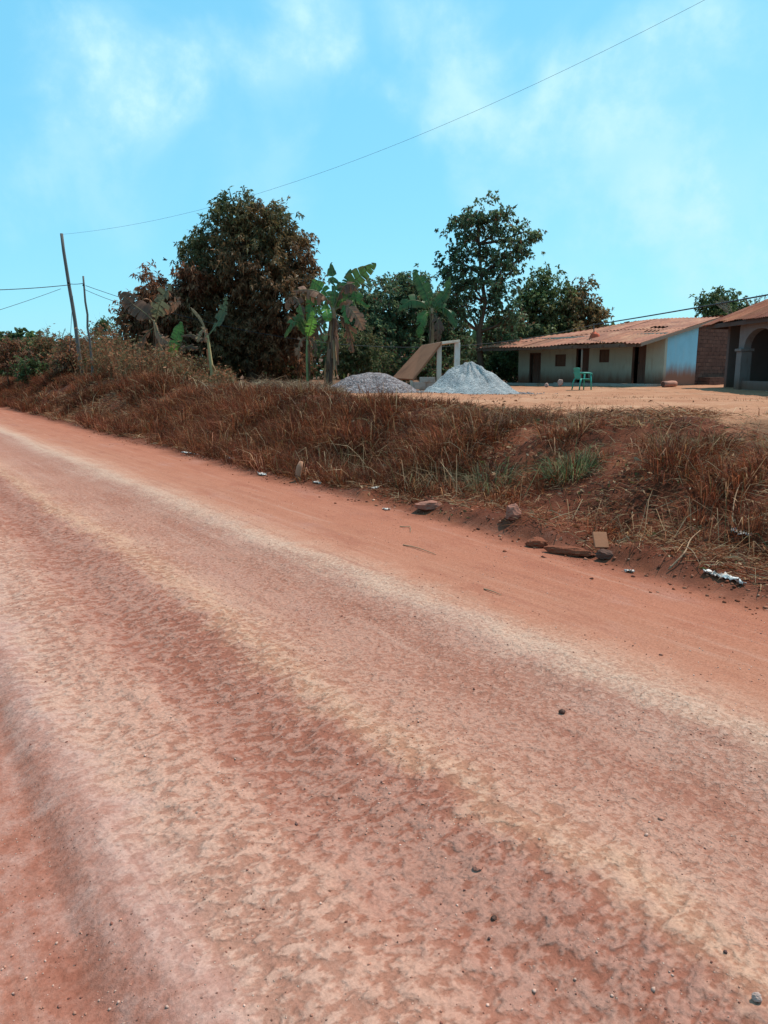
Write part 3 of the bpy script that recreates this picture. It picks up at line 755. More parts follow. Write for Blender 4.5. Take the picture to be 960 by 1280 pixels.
# understory shrubs and hedge
def shrub(label, px, D, blobs, nleaf, pal, seed, LL=0.16, LW=0.06, droop=0.15, group='shrubs along the far hedge', dust=None, cat='shrub', name='shrub'):
    return tree(name, label, cat, px, D, blobs, nleaf, LL, LW, pal, droop, 0.30, 0.05, seed, group, dust=dust, crown_name='foliage', trunk_name='stem', fill=0.5, twigs=6)
PAL_RUST = [((0.24, 0.115, 0.07), 2), (BR, 4), (BR_D, 3), (BR_L, 1.5), (OL, 1)]
PAL_OLV = [(OL, 4), (BR, 3), (G_MID, 1.2), ((0.24, 0.19, 0.09), 1.5)]
PAL_GRN = [(G_MID, 4), (G_DARK, 3), (G_LIGHT, 1)]
UND = 'shrubs under the trees behind the yard'
shrub('broad leaved green shrub rising at the far left end of the hedge', 32, 43, [(30, 424, 22, 12), (15, 432, 16, 12), (48, 432, 16, 10), (35, 442, 30, 16)], 5200, PAL_GRN, 21, 0.26, 0.14)
shrub('rust brown dusty shrub at the far left edge of the hedge', 12, 39, [(5, 440, 24, 22), (28, 450, 24, 20), (-15, 445, 25, 24)], 6500, PAL_RUST, 22)
shrub('dusty olive shrub in the middle of the hedge left of the leaning pole', 68, 39, [(58, 436, 26, 20), (86, 436, 22, 20), (70, 456, 36, 20), (105, 440, 18, 18)], 9500, PAL_OLV + [(BR, 2)], 23)
shrub('dark green leafy shrub low in the hedge, left of the two poles', 38, 36, [(38, 462, 16, 16), (52, 468, 18, 12), (72, 464, 18, 12)], 3600, PAL_GRN + [(BR_D, 2)], 24, 0.18, 0.08)
shrub('brown twiggy shrub directly behind the shorter pole', 118, 38, [(118, 430, 22, 22), (142, 436, 22, 22), (128, 455, 36, 24)], 8000, PAL_RUST + [(OL, 3)], 25, 0.15, 0.05)
shrub('olive brown shrub under the loose mango tree', 165, 35, [(160, 446, 24, 22), (182, 450, 22, 22)], 5200, PAL_OLV + [(BR, 2)], 26, 0.16, 0.05)
shrub('reddish brown shrub leaning against the shorter pole from the left', 100, 34, [(92, 440, 18, 18), (108, 448, 20, 18), (84, 455, 18, 14)], 6000, PAL_RUST + [(OL, 2)], 41, 0.17, 0.06)
shrub('olive green leafy shrub right of the shorter pole', 142, 33, [(134, 438, 18, 18), (152, 446, 20, 18), (140, 456, 24, 14)], 6500, PAL_OLV + [(G_MID, 3)], 42, 0.17, 0.06)
shrub('brownish shrub at the foot of the withered banana plant', 180, 31.5, [(172, 452, 20, 16), (190, 458, 22, 14)], 4600, PAL_OLV + [(BR, 3)], 43, 0.16, 0.06)
shrub('small flat topped green shrub beyond the hedge, right of the poles', 134, 46, [(134, 405, 10, 5), (130, 412, 14, 7)], 1500, PAL_GRN, 27, 0.16, 0.07)
shrub('yellowish olive shrub behind the gravel heap', 448, 36, [(445, 430, 28, 26), (430, 448, 22, 24), (468, 450, 30, 22)], 8500, [(OL, 4), (G_MID, 3), (G_DARK, 2), ((0.2, 0.17, 0.08), 1)], 28, 0.17, 0.055, group=UND)
shrub('dark shrub filling the space under the big mango tree', 320, 36, [(290, 455, 36, 22), (330, 455, 36, 22), (365, 455, 26, 22)], 8500, [(BR_D, 3), (G_DARK, 4), (BR, 1)], 29, 0.2, 0.06, group=UND)
shrub('dark green shrub between the slab ramp and the long house', 622, 43.5, [(612, 462, 20, 18), (636, 460, 20, 22), (628, 440, 18, 18)], 5500, PAL_GRN, 30, 0.17, 0.07, group=UND)
shrub('dim green shrub behind the two blocks of the ramp', 520, 37, [(505, 456, 28, 18), (535, 458, 26, 18), (560, 462, 26, 16)], 6000, PAL_GRN + [(BR_D, 3)], 31, 0.17, 0.06, group=UND)
shrub('pale leaved weedy shrub at the feet of the left banana plants', 235, 30, [(232, 455, 26, 16), (215, 462, 24, 14), (252, 462, 20, 14)], 3600, PAL_OLV + [(BR_D, 3)], 32, 0.13, 0.05, group=UND)

# far belt of woodland closing the view under the crowns
def belt():
    rng = np.random.default_rng(77)
    P, C = [], []
    n = 42000
    X = rng.uniform(-75, 75, n)
    Y = 62 + rng.uniform(-3, 8, n) + 0.002 * X ** 2
    topz = 2.0 + 3.6 * fbm(X * 0.14, Y * 0.05, 81, 4) + 1.0 * fbm(X * 0.8, X * 0, 82, 2)
    topz = topz * (0.55 + 0.45 * sstep(-24, -16, X))
    Z = 0.8 + topz * rng.uniform(0, 1, n) ** 0.7
    D = norm(rng.normal(size=(n, 3)) - np.array([0, 0.3, 0.2]))
    v, f, c = leaves(np.stack([X, Y, Z], 1), D, np.full(n, 0.75) * rng.uniform(.6, 1.3, n), np.full(n, 0.34), pick([(G_DARK, 4), (G_MID, 2), (BR_D, 2)], n, rng))
    o = mesh_np('far_woodland', v, f, LEAF, col=c)
    tag(o, 'dim band of far woodland low behind the trees', 'woodland', kind='stuff')
belt()

# tall dry weeds at the left: stalks with small leaves
def weeds():
    rng = np.random.default_rng(91)
    Vs, F4, F3, Cs = [], [], [], []; off = 0
    SV, SF, SC = [], [], []; so = 0
    n = 1500
    px = rng.uniform(-20, 290, n); D = rng.uniform(24, 36, n)
    kx = 948 / D
    X = (px - 480) / kx; Y = D
    t, s = to_ts(X, Y)
    k = (t > 8.2 - 0.8 * rng.uniform(0, 1, n)) & (fbm(X * .6, Y * .6, 92, 3) > 0.42)
    X, Y, t, s = X[k], Y[k], t[k], s[k]; n = len(X)
    Z = height(t, s)
    for i in range(n):
        h = rng.uniform(0.7, 1.75) * (1.4 if 60 < px[k][i] < 160 else (0.95 if px[k][i] < 235 else 0.55))
        m = 9
        az = rng.uniform(0, 2 * np.pi, m); lean = np.abs(rng.normal(0.16, 0.16, m))
        Dv = np.stack([np.sin(lean) * np.cos(az), np.sin(lean) * np.sin(az), np.cos(lean)], 1)
        P = np.array([X[i], Y[i], Z[i] - .03]) + rng.normal(0, .07, (m, 3)) * np.array([1, 1, 0])
        L = h * rng.uniform(.6, 1.2, m)
        C = 0.8 * pick([((0.32, 0.13, 0.06), 3), ((0.22, 0.08, 0.04), 4), ((0.38, 0.25, 0.14), 1), ((0.18, 0.14, 0.07), 1.4)], m, rng)
        v, f, c = blades(P, Dv, L, np.full(m, 0.016), C, rng.uniform(0, .5, m))
        Vs.append(v); F4.append(f[0] + off); F3.append(f[1] + off); Cs.append(c); off += len(v)
        q = 44
        j = rng.integers(0, m, q); u = rng.uniform(.25, 1, q)
        pp = P[j] + Dv[j] * (L[j] * u)[:, None] * 0.9
        dd = norm(rng.normal(size=(q, 3)) * np.array([1, 1, .5]) - np.array([0, 0, .35]))
        cc = pick([(BR, 3), (BR_L, 2), (OL, 2.5), ((0.2, 0.16, 0.08), 1)], q, rng)
        v, f, c = leaves(pp, dd, rng.uniform(.08, .19, q), rng.uniform(.03, .065, q), cc)
        Vs.append(v); F4.append(f[0] + off); Cs.append(c); off += len(v)
    o = mesh_np('tall_weeds', np.concatenate(Vs), [np.concatenate(F4), np.concatenate(F3)], GRASS, col=np.concatenate(Cs))
    tag(o, 'tall dry brown weeds growing thickly along the top of the left bank', 'weeds', kind='stuff')
weeds()

# ------------------------------------------------------------------ banana plants
BG = (0.075, 0.17, 0.035); BGD = (0.06, 0.125, 0.036); BGL = (0.13, 0.28, 0.05); BDRY = (0.30, 0.14, 0.08); BDRYD = (0.15, 0.07, 0.04); BTAN = (0.40, 0.27, 0.15)
def spline(pts, n):
    pts = [np.array(p, float) for p in pts]
    P = [2 * pts[0] - pts[1]] + pts + [2 * pts[-1] - pts[-2]]
    out = []
    m = len(pts) - 1
    for k in range(n):
        u = k / (n - 1) * m; i = min(int(u), m - 1); f = u - i
        a, b, c, d = P[i], P[i + 1], P[i + 2], P[i + 3]
        out.append(0.5 * ((2 * b) + (c - a) * f + (2 * a - 5 * b + 4 * c - d) * f * f + (3 * b - a - 3 * c + d) * f ** 3))
    return np.array(out)

def banana_leaf(parent, base, pxs, D, dys, wpx, col, roll=0.3, droop=0.5, tear=0.5, seed=0, stalk=0.15, name='leaf', label=None):
    rng = np.random.default_rng(seed + 300)
    pts = [at(p[0], p[1], D + dy) - base for p, dy in zip(pxs, dys)]
    n = 40
    C = spline(pts, n); T = norm(np.gradient(C, axis=0))
    W = wpx * D / 948
    view = np.array([0, -1.0, 0.0])
    up = np.array([0, 0, 1.0])
    V_, F_, Cc = [], [], []
    for sgn in (-1, 1):
        gdro = droop; gshr = 1.0; gtwist = 0.0; nxt = 0
        for i in range(int(stalk * n), n - 1):
            if i >= nxt:
                nxt = i + rng.integers(1, 6) if tear > 0 else n
                gdro = droop + rng.normal(0, 0.45) * tear; gshr = 1 - tear * rng.uniform(0, 0.45); gtwist = rng.normal(0, 0.25) * tear
                if rng.uniform() < 0.10 * tear: gshr *= 0.35
            q = []
            last = (i == nxt - 1) and tear > 0
            for k, ii in enumerate((i, i + 1)):
                u = (ii / (n - 1) - stalk) / (1 - stalk)
                w = 0.5 * W * (np.sin(np.pi * np.clip(u, 0.0, 1) ** 0.85) ** 0.55 if 0 < u < 1 else 0.03)
                tt = T[ii]
                nrm = view * math.cos(roll) + up * math.sin(roll)
                sd_ = np.cross(tt, nrm); sd_ /= max(np.linalg.norm(sd_), 1e-6)
                fl = np.cross(sd_, tt)
                a = gdro
                dirv = sgn * sd_ * math.cos(a) + (-fl if np.dot(fl, view) < 0 else fl * 1.0) * 0.0 - up * math.sin(a) * 1.0 + tt * (0.25 + gtwist) + fl * gtwist * .6
                ww = w * gshr * (1 - 0.10 * (k == 1 and last))
                q += [C[ii], C[ii] + dirv / np.linalg.norm(dirv) * ww * 0.55 + fl * 0.02, C[ii] + dirv / np.linalg.norm(dirv) * ww - up * ww * 0.12 * gdro]
            b = len(V_); V_ += q
            F_ += [(b, b + 3, b + 4, b + 1), (b + 1, b + 4, b + 5, b + 2)]
            cc = np.array(col) * rng.uniform(0.75, 1.25)
            edge = cc * 0.75 + np.array(BDRY) * 0.25 * (1 if tear > 0.3 else 0.4)
            Cc += [cc * 1.15, cc, edge, cc * 1.15, cc, edge]
    # midrib
    r = MB(); r.tube(C, [0.028 * (1 - 0.85 * k / (n - 1)) for k in range(n)], 5)
    b = len(V_); V_ += [np.array(v) for v in r.v]
    rc = np.array(col) * 0.4 + np.array((0.30, 0.27, 0.13)) * 0.6
    Cc += [rc] * len(r.v)
    quads = np.array(F_ + [tuple(b + i for i in f) for f in r.f if len(f) == 4])
    o = mesh_np(name, np.array(V_), [quads], BANANA, parent, np.array(Cc), smooth=False)
    if label: o['label'] = label
    return o

def banana(label, stem_px, D, leaf_specs, r=0.09, mat=None, seed=0, sheaths=0):
    """stem_px: polyline of the stem from the ground up"""
    X = at(stem_px[0][0], 470, D)[0]; base = np.array([X, D, hxy(X, D)])
    t = thing('banana_plant', label, 'banana plant', base, group='banana plants at the edge of the yard')
    pts = [np.array([0, 0, -0.1])] + [at(p[0], p[1], D) - base for p in stem_px[1:]]
    C = spline(pts, 12)
    mb = MB(); mb.tube(C, [r * (1.2 - 0.55 * k / 11) for k in range(12)], 9, 0.05)
    mb.build('stem', mat or DRYSTEM, t, True)
    for k, (pxs, dys, w, col, roll, droop, tear) in enumerate(leaf_specs):
        banana_leaf(t, base, pxs, D, dys, w * 1.32, col, roll, droop, tear, seed * 20 + k, name='leaf' if col not in (BDRY, BDRYD, BTAN) else 'dry_leaf')
    rng = np.random.default_rng(seed + 5)
    if sheaths:
        V_, F_, Cc = [], [], []
        for j in range(sheaths):
            u = rng.uniform(0.15, 1); p = C[int(u * 11)]
            az = rng.uniform(0, 2 * np.pi); d = np.array([np.cos(az), np.sin(az), 0])
            L = rng.uniform(0.5, 1.3); w = rng.uniform(.03, .09); sdv = np.array([-d[1], d[0], 0]) * w
            prev = p + d * r * 1.05; pl = [prev]
            for q in range(1, 5):
                prev = prev + d * rng.uniform(-0.02, .10) / q + np.array([0, 0, -L / 4]) + rng.normal(0, .015, 3); pl.append(prev)
            pl = [np.array([x[0], x[1], max(x[2], 0.02)]) for x in pl]
            b = len(V_); cc = np.array([(BDRY, BDRYD, BTAN)[rng.choice(3, p=[.5, .35, .15])]])[0] * rng.uniform(.7, 1.3)
            for q, x in enumerate(pl):
                sc = 1 - 0.15 * q; V_ += [x - sdv * sc, x + sdv * sc]; Cc += [cc, cc]
            F_ += [(b + 2 * q, b + 2 * q + 1, b + 2 * q + 3, b + 2 * q + 2) for q in range(4)]
        mesh_np('dry_sheath', np.array(V_), [np.array(F_)], BANANA, t, np.array(Cc))
    return t

banana('ragged banana plant with shaggy brown stem and one torn leaf pointing up', [(411, 476), (413, 440), (416, 410), (417, 385)], 29,
       [([(417, 390), (418, 365), (414, 328)], [0, 0, .1], 15, BGD, 0.1, 0.3, 0.9),
        ([(417, 390), (411, 372), (402, 360), (390, 350)], [0, .1, .3, .4], 13, BG, -0.2, 0.4, 0.5),
        ([(418, 390), (425, 372), (433, 355), (438, 336)], [0, .2, .4, .5], 13, BGD, 0.0, 0.3, 0.5),
        ([(418, 390), (430, 376), (446, 372), (462, 384)], [0, .1, .2, .2], 13, BG, 0.2, 0.5, 0.6),
        ([(418, 388), (429, 364), (447, 347), (470, 329)], [0, .1, .2, .1], 19, BGD, -0.4, 0.15, 0.35),
        ([(417, 388), (428, 360), (440, 355), (447, 362)], [0, -.2, -.4, -.5], 16, BDRYD, 0.2, 0.9, 0.6),
        ([(416, 388), (405, 370), (388, 362), (366, 363)], [0, -.2, -.5, -.6], 22, BDRY, 0.3, 1.15, 1.0),
        ([(418, 388), (432, 382), (445, 395), (455, 412)], [0, -.3, -.6, -.6], 17, BDRY, 0.1, 0.5, 0.4),
        ([(416, 390), (408, 386), (409, 394), (410, 402)], [0, -.2, -.5, -.5], 11, BGL, 0.0, 0.2, 0.2),
        ([(418, 390), (428, 380), (433, 390), (435, 405)], [0, -.2, -.4, -.5], 13, BG, 0.0, 0.4, 0.4),
        ([(416, 390), (402, 380), (396, 390), (396, 404)], [0, .2, .3, .3], 16, BGD, 0.0, 0.4, 0.6),
        ([(416, 392), (405, 395), (398, 408), (394, 424)], [0, -.2, -.3, -.3], 22, BDRYD, 0.1, 0.7, 0.8),
        ([(418, 392), (432, 400), (438, 418), (440, 440)], [0, .2, .3, .3], 20, BDRYD, 0.1, 0.8, 0.9)],
       0.13, DRYSTEM, 1, 46)
banana('young banana plant with two broad bright green leaves, left of the ragged one', [(385, 477), (384, 450), (384, 430), (384, 418)], 28.5,
       [([(384, 426), (380, 412), (375, 398), (374, 380)], [0, -.1, -.25, -.3], 11, BGD, 0.1, 0.35, 0.5),
        ([(384, 426), (387, 414), (390, 403), (391, 388)], [0, -.2, -.4, -.5], 11, BGL, 0.0, 0.25, 0.3),
        ([(384, 420), (388, 392), (389, 372), (392, 352)], [0, .2, .3, .3], 12, BG, 0.1, 0.3, 0.5),
        ([(384, 418), (376, 385), (366, 372), (358, 388)], [0, .1, .2, .2], 12, BDRYD, 0.1, 0.6, 0.9),
        ([(384, 420), (374, 404), (364, 404), (356, 422)], [0, -.2, -.4, -.4], 10, BGD, 0.2, 0.7, 0.8),
        ([(384, 420), (394, 404), (403, 404), (408, 416)], [0, .2, .3, .3], 10, BG, 0.2, 0.7, 0.7),
        ([(384, 422), (377, 424), (373, 436), (373, 450)], [0, -.1, -.2, -.2], 9, BDRY, 0.1, 0.8, 0.9),
        ([(384, 422), (390, 424), (394, 434), (395, 446)], [0, .1, .1, .1], 8, BDRYD, 0.1, 0.8, 0.9)],
       0.055, GREENSTEM, 2, 8)
banana('banana plant with bare yellow stem and one broken leaf stalk bent to the left', [(266, 478), (264, 458), (262, 440), (259, 418)], 27.5,
       [([(260, 420), (252, 402), (245, 392), (238, 384)], [0, 0, 0, 0], 3, BTAN, 0, 0.3, 0.3),
        ([(260, 418), (254, 412), (249, 418), (247, 428)], [0, -.1, -.2, -.2], 8, BTAN, 0, 0.6, 0.8),
        ([(260, 418), (257, 413), (256, 420), (258, 428)], [0, -.2, -.3, -.3], 7, BDRY, 0, 0.6, 0.8),
        ([(260, 420), (272, 404), (279, 388), (283, 370)], [0, .2, .3, .3], 11, (0.085, 0.11, 0.05), 0.1, 0.35, 0.8),
        ([(260, 420), (252, 424), (240, 418), (226, 420)], [0, .2, .2, .1], 7, BDRYD, 0.3, 0.8, 0.6)],
       0.07, YELLOWSTEM, 3, 5)
banana('small banana plant with one fresh green upright leaf among dry ones', [(226, 474), (224, 462), (222, 450), (220, 442)], 28,
       [([(220, 448), (218, 432), (222, 418), (227, 402)], [0, 0, 0, 0], 13, BG, 0.1, 0.2, 0.3),
        ([(220, 448), (216, 444), (217, 436), (218, 430)], [0, -.1, -.2, -.3], 10, BGL, 0, 0.3, 0.3),
        ([(220, 446), (228, 436), (238, 432), (248, 436)], [0, .1, .1, 0], 9, BDRYD, 0.3, 0.8, 0.8)],
       0.06, GREENSTEM, 4, 6)
banana('withered banana plant with large brown leaf reaching up to the left', [(196, 474), (196, 450), (196, 425), (193, 400)], 28.5,
       [([(194, 404), (182, 392), (166, 380), (148, 365)], [0, 0, .1, .1], 22, BDRYD, 0.2, 0.35, 0.5),
        ([(194, 404), (197, 388), (203, 372), (213, 356)], [0, -.2, -.3, -.3], 19, (0.15, 0.14, 0.075), 0.0, 0.4, 0.9),
        ([(194, 402), (204, 385), (214, 382), (226, 372)], [0, .2, .2, .2], 15, BDRY, 0.0, 0.5, 0.8),
        ([(194, 404), (200, 420), (210, 428), (216, 440)], [0, -.2, -.3, -.3], 13, BDRY, 0.0, 0.6, 0.6),
        ([(194, 408), (182, 418), (174, 432), (172, 452)], [0, .2, .2, .2], 14, BDRYD, 0.0, 0.6, 0.8),
        ([(195, 420), (204, 440), (212, 444), (216, 456)], [0, -.1, -.1, -.1], 8, BTAN, 0.0, 0.7, 0.7)],
       0.08, DRYSTEM, 5, 20)
banana('dark green banana plant half hidden in the wood above the slab ramp', [(540, 470), (540, 440), (540, 410), (540, 385)], 38,
       [([(540, 392), (534, 370), (526, 352), (517, 337)], [0, 0, 0, 0], 14, BGD, 0.1, 0.25, 0.3),
        ([(540, 392), (546, 378), (556, 366), (562, 345)], [0, 0, 0, 0], 12, BGD, 0.1, 0.3, 0.4),
        ([(540, 392), (528, 378), (512, 376), (498, 388)], [0, -.3, -.5, -.6], 15, BGD, 0.3, 0.6, 0.6),
        ([(540, 392), (552, 384), (564, 392), (570, 410)], [0, -.3, -.5, -.6], 14, BGD, 0.2, 0.6, 0.6),
        ([(540, 392), (532, 392), (526, 405), (524, 422)], [0, -.3, -.5, -.5], 14, BG, 0.1, 0.5, 0.5),
        ([(540, 392), (545, 395), (548, 410), (546, 428)], [0, -.4, -.6, -.6], 14, BDRYD, 0.1, 0.6, 0.6)],
       0.12, DRYSTEM, 6, 10)

# ------------------------------------------------------------------ poles and wires
def pole(label, base_px, top, D, r, nail):
    X = at(base_px[0], base_px[1], D)[0]; z = hxy(X, D); base = np.array([X, D, z])
    t = thing('utility_pole', label, 'pole', base, group='wooden poles on the left bank')
    b = Vector((0, 0, -0.3)); e = Vector(at(top[0], top[1], D) - base)
    pts = [b.lerp(e, k / 9) + Vector((random.uniform(-1, 1), random.uniform(-1, 1), 0)) * 0.022 for k in range(10)]
    mb = MB(); mb.tube(pts, [r * (1.1 - 0.35 * k / 9) for k in range(10)], 9, 0.05); mb.build('shaft', POLE, t, True)
    m = MB(); p = Vector(at(nail[0], nail[1], D) - base)
    m.tube([p + Vector((-.02, -.16, 0)), p + Vector((.0, -.17, .10))], [0.045, 0.03], 8)
    m.tube([p + Vector((.0, -.12, .0)), p + Vector((-.02, -.16, .0))], [0.02, 0.02], 6)
    m.build('insulator', WIRE, t, True)
    return t
DP = 32.0
pole('tall wooden pole leaning to the left above the hedge', (105, 470), (77, 292), DP, 0.08, (88, 355))
pole('shorter thin wooden pole standing right beside the leaning one', (117, 478), (104, 345), DP - 1.5, 0.048, (107, 358))

def wire(name, label, pts, r, group='overhead wires'):
    mb = MB(); mb.tube(pts, r, 5); o = mb.build(name, WIRE, None, True); return tag(o, label, 'wire', group)
def sag(a, b, d, n=40):
    a = np.array(a, float); b = np.array(b, float)
    return [a + (b - a) * k / n - np.array([0, 0, 4 * d * (k / n) * (1 - k / n)]) for k in range(n + 1)]
ptop = at(77, 293, DP)
wire('overhead_wire', 'long thin wire crossing the sky from the pole top to the upper right corner', sag(ptop, at(1347, -262, 15.9), 1.526, 80), 0.0038)
wire('overhead_wire', 'dark wire running left from the leaning pole out of the picture', sag(at(88, 356, DP), at(-260, 352, 24), 0.25), 0.016)
wire('overhead_wire', 'faint lower wire slanting down left from the leaning pole', sag(at(76, 361, DP), at(-160, 432, 24), 0.1), 0.009)
wire('overhead_wire', 'short wire between the leaning pole and the shorter pole', sag(at(88, 355, DP), at(105, 354, DP - 1.5), 0.02), 0.013)
wire('guy_wire', 'slack guy wire hanging beside the leaning pole', sag(at(91, 370, DP), at(87, 440, DP - 1.2), 0.0), 0.010)
MAST = at(742, 406, 35.2)
wire('service_cable', 'thin slack cable from the shorter pole across the trees to the red roof mast', sag(at(107, 357, DP - 1.5), MAST, 1.62, 60), 0.011)
wire('service_cable', 'second faint cable drooping right from the shorter pole into the mango tree', sag(at(106, 362, DP - 1.5), at(235, 392, 33.5), 0.25), 0.010)
wire('service_cable', 'thick black cable rising from the roof mast towards the right hand house', sag(MAST, at(1080, 346, 21), 0.04, 40), 0.026)

# small bird
p = at(206, 325, 60)
mb = MB(); mb.tube([p + np.array([-.18, 0, 0]), p + np.array([-.05, 0, .02]), p + np.array([.12, 0, 0]), p + np.array([.2, 0, .03])], [0.015, .06, .05, .02], 6)
mb.add([p + np.array(q) for q in ((-.06, 0, .04), (.08, 0, .04), (.02, -.34, .16), (-.03, -.3, .16))], [(0, 1, 2, 3)])
mb.add([p + np.array(q) for q in ((-.06, 0, .04), (.08, 0, .04), (.02, .34, .16), (-.03, .3, .16))], [(0, 1, 2, 3)])
tag(mb.build('bird', WIRE, None, True), 'tiny dark bird flying left of the big mango tree', 'bird')

# ------------------------------------------------------------------ long house
def mat_wall(name, col, dirt, h0, h1, alt=None):
    t = NT(name); o = t.obj(); sep = t.new('ShaderNodeSeparateXYZ'); t.link(o, sep.inputs[0])
    n1 = t.noise(o, 1.4, 6, 0.65); n2 = t.noise(t.mapping(o, (3, 3, 0.5)), 1.5, 6, 0.7)
    c = t.mix(n1, tuple(x * 0.78 for x in col), tuple(min(1, x * 1.18) for x in col))
    if alt: c = t.mix(t.rng(n2, 0.5, 0.68), c, alt)
    z = t.math('ADD', sep.outputs[2], t.math('MULTIPLY', t.math('SUBTRACT', n2, 0.5), 0.7))
    c = t.mix(t.rng(z, h0, h1, 1.0, 0.0), c, dirt)
    n3 = t.noise(o, 18, 5, 0.6)
    return t.fin(c, 0.95, 0.1, t.bump(n3, 0.4, 0.01))
MUD = (0.20, 0.095, 0.06)
WGREEN = mat_wall('worn_green_plaster', (0.43, 0.43, 0.335), MUD, 0.10, 0.85, (0.36, 0.33, 0.26))
WBLUE = mat_wall('pale_blue_plaster', (0.27, 0.58, 0.70), (0.27, 0.14, 0.095), 0.40, 1.10, (0.31, 0.57, 0.66))
def mat_brick(name, a, b, m):
    t = NT(name); o = t.obj()
    br = t.new('ShaderNodeTexBrick'); br.inputs['Scale'].default_value = 1.0
    br.inputs['Brick Width'].default_value = 0.36; br.inputs['Row Height'].default_value = 0.17; br.inputs['Mortar Size'].default_value = 0.018
    br.inputs['Color1'].default_value = (*a, 1); br.inputs['Color2'].default_value = (*b, 1); br.inputs['Mortar'].default_value = (*m, 1)
    sp = t.new('ShaderNodeSeparateXYZ'); t.link(o, sp.inputs[0]); cb = t.new('ShaderNodeCombineXYZ')
    wob = t.math('MULTIPLY', t.math('SUBTRACT', t.noise(o, 3.0, 3), 0.5), 0.10)
    t.link(t.math('ADD', sp.outputs[1], wob), cb.inputs[0]); t.link(t.math('ADD', sp.outputs[2], wob), cb.inputs[1])
    t.link(cb.outputs[0], br.inputs['Vector'])
    n = t.noise(o, 2.2, 6, 0.7)
    c = t.mix(t.rng(n, 0.3, 0.75), t.mix(1.0, br.outputs['Color'], (0.55, 0.5, 0.5), 'MULTIPLY'), br.outputs['Color'])
    c = t.mix(t.rng(t.noise(o, 3.4, 6, 0.7), 0.40, 0.62, 0.0, 0.85), c, (0.13, 0.068, 0.05))
    return t.fin(c, 0.95, 0.1, t.bump(br.outputs['Fac'], -0.5, 0.02))
BRICK = mat_brick('mud_brick', (0.22, 0.115, 0.08), (0.13, 0.07, 0.053), (0.07, 0.042, 0.034))
def mat_rust(name, cols, sc=1.0):
    t = NT(name); o = t.obj()
    a = t.new('ShaderNodeAttribute', attribute_name='col').outputs['Color']
    n1 = t.noise(o, 1.3 * sc, 7, 0.7); n2 = t.noise(t.mapping(o, (6, 0.8, 1)), 1.0, 6, 0.7)
    c = t.ramp(n1, [(0.28, cols[0]), (0.5, cols[1]), (0.72, cols[2])])
    c = t.mix(t.rng(n2, 0.5, 0.72), c, cols[3])
    c = t.mix(1.0, c, a, 'MULTIPLY')
    return t.fin(c, 0.75, 0.25, t.bump(t.noise(o, 12, 5), 0.3, 0.01))
ROOF = mat_rust('rusted_roof_sheet', [A(124, 70, 50), A(184, 110, 78), A(212, 152, 114), A(150, 86, 60)])
ROOF2 = mat_rust('red_rust_roof_sheet', [A(150, 76, 52), A(190, 104, 72), A(208, 130, 94), A(164, 84, 58)])
DOORW = mat_plain('brown_door_wood', (0.115, 0.060, 0.042), 0.35, 5, 0.8, 0.2, 0.4, 0.01, (4, 4, 0.4))
SHUT = mat_plain('shutter_wood', (0.13, 0.075, 0.05), 0.35, 5, 0.8, 0.2, 0.4, 0.01, (4, 4, 0.4))
TIMBER = mat_plain('grey_timber', (0.28, 0.20, 0.15), 0.35, 5, 0.9, 0.1, 0.4, 0.01, (0.4, 4, 4))
CEMENT = mat_plain('worn_cement', (0.36, 0.30, 0.25), 0.25, 3, 0.95, 0.1, 0.4, 0.01, alt=(0.30, 0.17, 0.11), altf=(0.5, 0.7))
DARKEARTH = mat_plain('dark_house_floor', (0.10, 0.06, 0.045), 0.3, 3)

def solve(fn, target, lo, hi):
    for _ in range(60):
        m = 0.5 * (lo + hi)
        if (fn(m) - target) * (fn(lo) - target) <= 0: hi = m
        else: lo = m
    return 0.5 * (lo + hi)
def project(P):
    X, Y, Z = P[0], P[1], P[2] - CAMH
    zc = Y * math.cos(PITCH) - Z * math.sin(PITCH); yc = Y * math.sin(PITCH) + Z * math.cos(PITCH)
    return 480 + F * X / zc, 640 - F * yc / zc

CORN = at(828, 483, 33.0)
HZ = hxy(CORN[0], CORN[1])
CORN[2] = HZ
AL = math.radians(-54)
ex = np.array([math.cos(AL), math.sin(AL), 0]); ey = np.array([-math.sin(AL), math.cos(AL), 0]); ez = np.array([0, 0, 1.0])
def HL(x, y, z): return CORN + ex * x + ey * y + ez * z
def front_x(px): return solve(lambda x: project(HL(x, 0, 1.0))[0], px, -14, 3)
def side_y(px): return solve(lambda y: project(HL(0, y, 1.0))[0], px, -3, 9)
def front_z(px, py):
    x = front_x(px); return solve(lambda z: project(HL(x, 0, z))[1], py, -2, 6)
XL = front_x(648)
WT = 0.17
house = thing('long_house', 'long low mud house with pale green front and rusted sheet roof', 'house', CORN, AL)
HW = 2.28       # wall plate height
RS = 0.215      # roof slope
def roof_z(y): return 1.82 + (y + 2.0) * RS
RIDGE_Y = 3.9
DEPTH = 7.8
ops = []
def wall_front():
    mb = MB()
    spec = [('door', 662, 676, None, 441), ('win', 694, 707, 458, 443), ('door', 720, 736, None, 435), ('win', 749, 761, 453, 437), ('door', 790, 807, None, 431)]
    cur = XL
    for kind, a, b, yb, yt in spec:
        x0, x1 = front_x(a), front_x(b)
        zt = front_z((a + b) / 2, yt); zb = -0.12 if kind == 'door' else front_z((a + b) / 2, yb)
        zt = min(zt, HW - 0.12)
        mb.box(cur, x0, 0, WT, -0.15, HW)
        mb.box(x0, x1, 0, WT, zt, HW)
        if kind == 'win': mb.box(x0, x1, 0, WT, -0.15, zb)
        ops.append((kind, x0, x1, zb, zt)); cur = x1
    mb.box(cur, 0, 0, WT, -0.15, HW)
    w = mb.build('front_wall', WGREEN, house)
    w['label'] = 'shaded pale green front wall stained with mud below'
wall_front()
